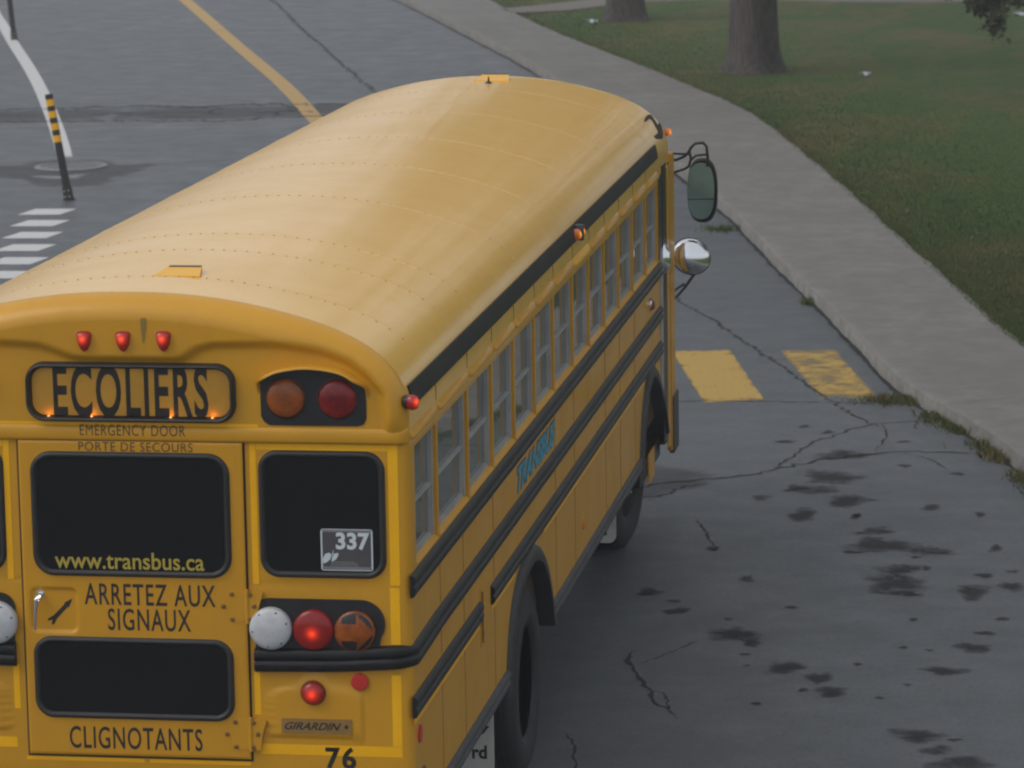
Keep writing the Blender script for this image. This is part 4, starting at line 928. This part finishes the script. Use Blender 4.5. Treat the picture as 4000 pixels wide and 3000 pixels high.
for s in (1, -1):
    o = [(.537, 1.535), (.537, 1.60)]+[(.60+.07*math.cos(a), 1.685+.07*math.sin(a)) for a in np.linspace(PI, PI/2, 8)]+[(1.0+.105*math.cos(a), 1.650+.105*math.sin(a)) for a in np.linspace(PI/2, -.6, 14)]+[(1.075, 1.535)]
    mb = MB(); mb.prism([(a*s, b) for a, b in o], rear, -.014, -.002); pn = build(mb, 'lamp_panel', 'black', bus, smooth=0)
    mb = MB(); lamp_disc(mb, .609*s, 1.627, .0905, .022, .030); mb.lathe([(.092, 0), (.092, .026)], (.609*s, 0, 1.627), (0, -1, 0), 40); lw = build(mb, 'reversing_lamp', 'white', pn, smooth=50)
    mb = MB()
    for a in (1.2, 2.2, 3.3, 4.6, 5.4, .35): mb.lathe([(.006, 0), (.005, .003), (.001, .004)], (.609*s+.076*math.cos(a), -.036, 1.627+.076*math.sin(a)), (0, -1, 0), 8)
    build(mb, 'lens_screw', 'skirt', lw)
    mb = MB(); lamp_disc(mb, .794*s, 1.624, .0875, .012, .030); build(mb, 'brake_lamp', 'redglow_big', pn, smooth=50, origin=(.794*s, -.045, 1.612))
    mb = MB(); lamp_disc(mb, .976*s, 1.620, .0885, .010, .026, 96, 40, arrow_mask(s)); build(mb, 'turn_lamp', ['ambdim', 'black'], pn, smooth=50)
    mb = MB(); lamp_disc(mb, .784*s, 1.341, .052, .002, .034, 40, 10); build(mb, 'tail_lamp', 'redglow_big', bus, smooth=50, origin=(.784*s, -.04, 1.341))
    mb = MB(); mb.lathe([(.056, .0), (.056, .006), (.051, .008), (.050, .004)], (.784*s, .007, 1.341), (0, -1, 0), 32); build(mb, 'lamp_rim', 'rubber', bus)
    mb = MB(); mb.lathe([(.038, -.01), (.038, .012), (.034, .015), (.001, .016)], (.989*s, .012, 1.394), (0, -1, 0), 32); build(mb, 'reflector', 'red', bus)
    mb = MB(); mb.lathe([(.03, -.01), (.03, .012)], ((HW)*s, .03, 2.616), (s, -.5, 0), 20); mk = build(mb, 'marker_base', 'black', bus)
    mb = MB(); mb.lathe([(.026, .0), (.027, .018), (.022, .034), (.012, .042), (.001, .044)], ((HW+.009)*s, .025, 2.616), (s, -.5, 0), 20, sy=1.25, sx=1); build(mb, 'marker_lamp', 'redglow', mk, smooth=60, origin=((HW+.045)*s, .0, 2.622))
    mb = MB(); mb.lathe([(.040, 0), (.040, .007), (.001, .009)], (HW*s, .142, 1.134), (s, 0, 0), 28); build(mb, 'reflector', 'red', bus)
    mb = MB(); mb.lathe([(.037, 0), (.037, .007), (.001, .009)], (HW*s, 5.378, .922), (s, 0, 0), 28); build(mb, 'reflector', 'orange', bus)
    # amber marker pair at the middle of the drip rail
    mb = MB(); mb.box(min(1.20*s, 1.262*s), max(1.20*s, 1.262*s), 5.235, 5.275, 2.575, 2.665, .006); br = build(mb, 'lamp_bracket', 'skirt', bus)
    for y, q in ((5.185, 1), (5.33, 1.25)):
        mb = MB(); mb.lathe([(.030*q, -.03), (.033*q, .012), (.028*q, .026), (.015, .034), (.001, .036)], (1.222*s, y, 2.615), (s, 0, .15), 22); build(mb, 'marker_lamp', 'ambglow', br, smooth=60, origin=(1.26*s, y, 2.62))
    mb = MB(); mb.lathe([(.045, 0), (.045, .012), (.040, .018), (.036, .01)], (HW*s, 8.67, 1.672), (s, 0, 0), 24); tl = build(mb, 'turn_lamp_ring', 'chrome', bus)
    mb = MB(); mb.lathe([(.036, .004), (.034, .024), (.02, .034), (.001, .036)], (HW*s, 8.68, 1.668), (s, 0, 0), 20); build(mb, 'turn_lamp', 'ambdim', tl, smooth=60)
    mb = MB(); mb.lathe([(.027, 0), (.027, .02), (.021, .034), (.001, .040)], (1.20*s, 9.86, 2.675), (s, .3, .1), 20); build(mb, 'marker_lamp', 'ambglow', bus, smooth=60, origin=(1.235*s, 9.86, 2.675))
# bumper
mb = MB(); st = []
sec = [(0, .60), (.0, .955), (.006, .966), (.018, .970), (.06, .970)]
path = [(-1.235, .30, 0), (-1.235, .22, 0), (-1.235, .0, 0), (-1.22, -.07, 1), (-1.15, -.115, 1), (0, -.125, 1), (1.15, -.115, 1), (1.22, -.07, 1), (1.235, .0, 0), (1.235, .22, 0), (1.235, .30, 0)]
for i, (x, y, _) in enumerate(path):
    a = Vector(path[max(0, i-1)][:2]); b = Vector(path[min(len(path)-1, i+1)][:2]); tt = (b-a).normalized(); nn = Vector((tt.y, -tt.x)); hz = .0 if 0 < i < len(path)-1 else -.10
    st.append([(x-nn.x*d, y-nn.y*d, z+(hz if z > .7 else 0)) for d, z in sec]+[(x*.93, max(y, .0)+.02, .94+hz)])
mb.strip(None, st); build(mb, 'bumper', 'skirt', bus, smooth=40)
# roof hatch vents
def vent(x0, x1, y0, y1, h):
    z = min(roof_z(x0), roof_z(x1))-.004; mb = MB(); ins = (x1-x0)*.13
    st = [[(x0, y0, z+.002), (x0, y0, z+.012), (x1, y0, z+.012), (x1, y0, z+.002)], [(x0+ins, y1, z), (x0+ins, y1, z+h), (x1-ins, y1, z+h), (x1-ins, y1, z)]]
    mb.add(st[0]+st[1], [(0, 1, 2, 3), (1, 5, 6, 2), (0, 4, 5, 1), (3, 2, 6, 7)]); v_ = build(mb, 'roof_vent', 'bright', roof, smooth=0)
    mb = MB(); mb.box(x0+ins+.005, x1-ins-.005, y1-.004, y1+.03, z, z+h+.003, .003); build(mb, 'vent_opening', 'black', v_, smooth=0)
vent(-.005, .205, .545, .70, .030); vent(-.05, .19, 9.42, 9.62, .036)
mb = MB(); mb.lathe([(.028, 0), (.022, .012), (.008, .02), (.004, .05), (.001, .052)], (.075, 9.28, 3.062), (0, 0, 1), 12); build(mb, 'aerial', 'black', roof)
# front: pillar trims, door leaf, windshield and front wall
fn = side(HW); mb = MB()
def vb(y0, y1, z0, z1, w0, w1, mi): mb.prism([(y0, z0), (y1, z0), (y1, z1), (y0, z1)], fn, w0, w1, mi)
vb(9.262, 9.385, .95, 1.95, .0, .010, 1); vb(9.40, 9.605, .60, 2.50, .0, .008, 0); vb(9.62, 9.76, .52, 2.46, .0, .012, 2); vb(9.76, 9.80, .50, 2.48, .0, .006, 0); vb(9.80, 9.885, .47, 2.46, .0, .014, 2); vb(9.885, 9.905, .47, 2.46, .0, .005, 0); vb(9.905, 10.06, .45, 2.52, -.03, .012, 2)
vb(9.19, 9.40, 1.95, 2.45, -.002, .004, 0)
build(mb, 'entrance_door', ['black', 'alu', 'paint'], bus, smooth=0)
mb = MB(); vb(8.99, 9.31, .40, .60, -.06, -.05, 2); mb.m = [0]*len(mb.f); build(mb, 'step_panel', 'paint', bus, smooth=0)
mb = MB(); vb(8.6, 9.75, .45, .58, -.12, -.065, 0); vb(9.86, 10.16, .44, .84, -.01, .022, 0); build(mb, 'front_guard', 'black', bus, smooth=0)
mb = MB(); mb.box(1.215, 1.245, 9.42, 9.50, 1.78, 1.93, .012, seg=3); mb.lathe([(.06, 0), (.055, .02), (.035, .04), (.001, .05)], (1.225, 9.45, 1.86), (1, -.55, 0), 20, sy=1.7); build(mb, 'door_mirror', 'chrome', bus, smooth=60)
# front wall with windshield
mb = MB(); pol = [(-1.2, .6), (1.2, .6), (1.2, 2.42), (-1.2, 2.42)]; mb.prism(pol, lambda a, b, w_: (a, 10.06+w_, b), -.03, .02); fw = build(mb, 'front_wall', 'paint', bus, smooth=0)
mb = MB(); mb.prism(rrect(-1.1, 1.1, 1.6, 2.36, .08), lambda a, b, w_: (a, 10.08+w_, b), .0, .006); build(mb, 'windshield', 'glass', fw, smooth=0)
mb = MB(); mb.box(-1.16, 1.16, 10.08, 10.2, .45, .75, .02); build(mb, 'front_bumper', 'black', bus)
# dark curved decal on the front corner of the roof
MARK = [(9.376, 1.108), (9.541, 1.097), (9.716, 1.095), (9.793, 1.108), (9.751, 1.135), (9.708, 1.165), (9.848, 1.157), (9.789, 1.178), (9.719, 1.195), (9.654, 1.203), (9.566, 1.203), (9.354, 1.193), (9.32, 1.182), (9.515, 1.184), (9.583, 1.18), (9.601, 1.159), (9.669, 1.129), (9.639, 1.114), (9.5, 1.115)]
mb = MB(); mb.prism(MARK, lambda y, x, w_: (x+roof_frame(x).x*w_, y, roof_z(x)+roof_frame(x).z*w_), .001, .004); build(mb, 'corner_mark', 'stripe', roof, smooth=0)
# interior floor and chassis so that nothing shows through
mb = MB(); mb.box(-1.16, 1.16, .08, 10.0, .78, .86); mb.box(-1.16, -1.13, .1, 10, .86, 2.6); mb.box(1.13, 1.16, .1, 10, .86, 2.6); build(mb, 'floor', 'gap', bus, smooth=0)
mb = MB()
for x in (-.45, .45): mb.box(x-.05, x+.05, .2, 9.8, .5, .78)
for y in (.8, 2.0, 4.8, 6.0, 7.2): mb.box(-.95, .95, y-.04, y+.04, .60, .77)
mb.tube([(-.9, 3.42, .5), (.9, 3.42, .5)], .09, 12); mb.tube([(-.95, 8.85, .5), (.95, 8.85, .5)], .06, 12); mb.box(-.95, -.5, 5.0, 6.1, .38, .76, .04); mb.box(.50, 1.0, 4.7, 5.9, .42, .76, .04)
build(mb, 'chassis', 'black', bus, smooth=30)
# wheels
def wheel(x, y, s, dual, steer=0):
    r_, wd = .50, .27; mbt = MB(); c = Vector((x*s, y, r_)); ax = Matrix.Rotation(steer, 3, 'Z') @ Vector((s, 0, 0))
    prof = [(.30, -wd), (.33, -wd-.005), (.44, -wd-.01), (.485, -wd+.02), (.50, -wd+.05), (.50, -.05), (.487, -.02), (.44, .008), (.36, .012), (.315, .002), (.295, -.02)]
    mbt.lathe(prof, c, ax, 56)
    for k in range(4): mbt.lathe([(.497, -.06-k*.05), (.505, -.062-k*.05), (.505, -.085-k*.05), (.497, -.087-k*.05)], c, ax, 56)
    for k in range(48):
        pass
    if dual: mbt.lathe([(a, h-.33) for a, h in prof], c, ax, 40)
    wh = build(mbt, 'wheel', 'tyre', bus, smooth=40)
    mb = MB(); d = .13 if dual else -.01
    mb.lathe([(.295, -.02), (.29, -.05), (.27, -.06-(d if dual else 0)), (.20, -.07-(d if dual else 0)), (.17, -.03-(d if dual else 0)), (.12, .0-(d if dual else 0)), (.10, .02-(.14 if dual else 0)), (.06, .035-(.14 if dual else 0)), (.001, .036-(.14 if dual else 0))], c, ax, 40); rm = build(mb, 'rim', 'rim', wh, smooth=35)
    mb = MB(); e1 = ax.cross(Vector((0, 0, 1))).normalized()
    for k in range(10): a = 2*PI*k/10; q = c+(e1*math.cos(a)+Vector((0, 0, 1))*math.sin(a))*.145+ax*(-.02-(d if dual else 0)); mb.lathe([(.014, 0), (.014, .02), (.008, .025), (.001, .026)], q, ax, 6)
    build(mb, 'nut', 'alu', rm)
for s in (1, -1):
    wheel(1.185, 3.42, s, True); wheel(1.05, 8.86, s, False, -.10)
    for AR, nm in ((RA, 'rear'), (FA, 'front')):
        P = smooth_poly([(a, b, 0) for a, b in AR], 4); st = []; st2 = []
        for i, p in enumerate(P):
            t = (P[min(i+1, len(P)-1)]-P[max(i-1, 0)]).normalized(); n = Vector((-t.y, t.x, 0)); X = HW
            st.append([((X+w_)*s, p.x+n.x*d, p.y+n.y*d) for d, w_ in ((.060, 0), (.057, .010), (.035, .024), (.0, .030), (-.022, .028), (-.027, .018), (-.027, -.25))])
            st2.append([((X-.02)*s, p.x+n.x*.01, p.y+n.y*.01), ((X-.75)*s, p.x+n.x*.01, p.y+n.y*.01)])
        mb = MB(); mb.strip(None, st); ar = build(mb, 'wheel_arch', 'rubber', bus, smooth=50)
        mb = MB(); mb.strip(None, st2); build(mb, 'arch_liner', 'black', ar, smooth=50)
# mud flaps
def flap(s, y, x0, x1, z0, z1, txt, box):
    mb = MB(); a0, a1 = sorted((x0*s, x1*s)); mb.prism(rrect(a0, a1, z0, z1, .05, 6), rear, -y, -y+.010); fl = build(mb, 'mud_flap', 'flap', bus, smooth=0)
    if s > 0:
        mb = MB(); lettering(mb, txt, box, rear, -y+.0115, bold=.03)
        if len(txt) > 1:
            mb.prism([(x1-.09, .475), (x1-.05, .490), (x1-.02, .530), (x1-.035, .530), (x1-.06, .505), (x1-.10, .495), (x1-.14, .510), (x1-.12, .485)], rear, -y+.010, -y+.0115)
        build(mb, 'lettering', 'letter', fl, smooth=0)
for s in (1, -1):
    flap(s, 2.45, .60, 1.165, .20, .72, 'rd', (1.055, 1.130, .36, .43)); flap(s, 7.85, .52, 1.09, .25, .70, 'd', (.985, 1.03, .30, .38))
# mirrors
def mirror_set(s):
    fx = lambda x, y, z: (x*s, y, z)
    mb = MB(); Y = 10.2
    mb.tube([fx(1.19, 10.0, 2.455), fx(1.25, 10.12, 2.458), fx(1.29, Y, 2.470), fx(1.325, Y, 2.505), fx(1.335, Y, 2.53), fx(1.365, Y, 2.560), fx(1.42, Y, 2.565), fx(1.445, Y, 2.54), fx(1.453, Y, 2.45), fx(1.45, Y, 2.40)], .011, 8)
    mb.tube([fx(1.19, 10.0, 2.365), fx(1.29, Y, 2.382), fx(1.32, Y, 2.40), fx(1.336, Y, 2.45), fx(1.325, Y, 2.505)], .010, 8); mb.tube([fx(1.19, 10.0, 2.515), fx(1.25, 10.1, 2.50), fx(1.325, Y, 2.485)], .008, 8); mb.tube([fx(1.34, Y, 2.45), fx(1.37, Y, 2.475), fx(1.445, Y, 2.485)], .009, 8)
    arm = build(mb, 'mirror_arm', 'black', bus, smooth=50)
    def sup(t, rx, rz, cx, cz, e=2.6): c_, s_ = math.cos(t), math.sin(t); return (cx+rx*math.copysign(abs(c_)**(2/e), c_), cz+rz*math.copysign(abs(s_)**(2/e), s_))
    ol = [sup(2*PI*k/48, .098, .208, 1.412, 2.230) for k in range(48)]
    mb = MB(); st = []
    for sc, dy in ((1.0, .0), (1.06, .010), (1.09, .03), (1.05, .06), (.8, .085), (.4, .095)): st.append([fx(1.412+(a-1.412)*sc, Y+dy, 2.230+(b-2.230)*sc) for a, b in ol]+[fx(1.412+(ol[0][0]-1.412)*sc, Y+dy, 2.230+(ol[0][1]-2.230)*sc)])
    mb.strip(None, st); mb.add(st[-1][:-1], [tuple(range(48))]); hs_ = build(mb, 'mirror_shell', 'rubber', arm, smooth=50)
    mb = MB(); fm_ = lambda a, b, w_: fx(a, Y-.002+w_+(a-1.412)*.25, b); mb.prism([(1.405+(a-1.412)*.92, 2.230+(b-2.230)*.95) for a, b in ol], fm_, -.002, .004); mb_ = build(mb, 'mirror_glass', 'mirror', hs_, smooth=0); 
    mb = MB(); mb.prism([(1.318, 2.168), (1.49, 2.168), (1.49, 2.176), (1.318, 2.176)], fm_, -.008, -.002); build(mb, 'divider', 'rubber', hs_, smooth=0)
    c = Vector(fx(1.332, Y, 1.770)); ax = Vector((.30*s, -1, .18)).normalized(); e1 = Vector((1*s, 0, -.42)); e1 = e1-ax*e1.dot(ax)
    mb = MB(); mb.tube([fx(1.19, 10.02, 1.455), fx(1.23, 10.15, 1.49), fx(1.284, Y, 1.548), fx(1.363, Y+.01, 1.66), fx(1.345, Y+.05, 1.74)], .011, 8); mb.tube([fx(1.19, 10.02, 1.528), fx(1.25, 10.15, 1.560), fx(1.276, Y, 1.574), fx(1.288, Y, 1.552)], .010, 8)
    ca = build(mb, 'mirror_arm', 'black', bus, smooth=50)
    mb = MB(); mb.lathe([(.150-.150*(1-math.cos(t)), .062*math.sin(t)) if False else (.136*math.cos(t), .075*math.sin(t)) for t in np.linspace(0, PI/2-.01, 16)], c, ax, 48, sy=.90, e1=e1); build(mb, 'convex_mirror', 'chrome', ca, smooth=60)
    mb = MB(); mb.lathe([(.136, .002), (.143, -.006), (.136, -.016), (.10, -.034), (.03, -.045)], c, ax, 40, sy=.90, e1=e1); build(mb, 'mirror_back', 'black', ca, smooth=60)
mirror_set(1); mirror_set(-1)

# humid air over the whole place
mb = MB(); mb.box(-700, 700, -260, 1000, -1, 16)
hz = build(mb, 'haze', 'paper', smooth=0); hz['kind'] = 'stuff'; hz['label'] = 'thin humid haze over the street and park'
hm = bpy.data.materials.new('haze_air'); hm.use_nodes = True; hm.node_tree.nodes.clear()
hv = hm.node_tree.nodes.new('ShaderNodeVolumePrincipled'); hv.inputs['Density'].default_value = .0015; hv.inputs['Color'].default_value = (.9, .92, .95, 1)
ho = hm.node_tree.nodes.new('ShaderNodeOutputMaterial'); hm.node_tree.links.new(hv.outputs[0], ho.inputs['Volume']); hz.data.materials.clear(); hz.data.materials.append(hm)
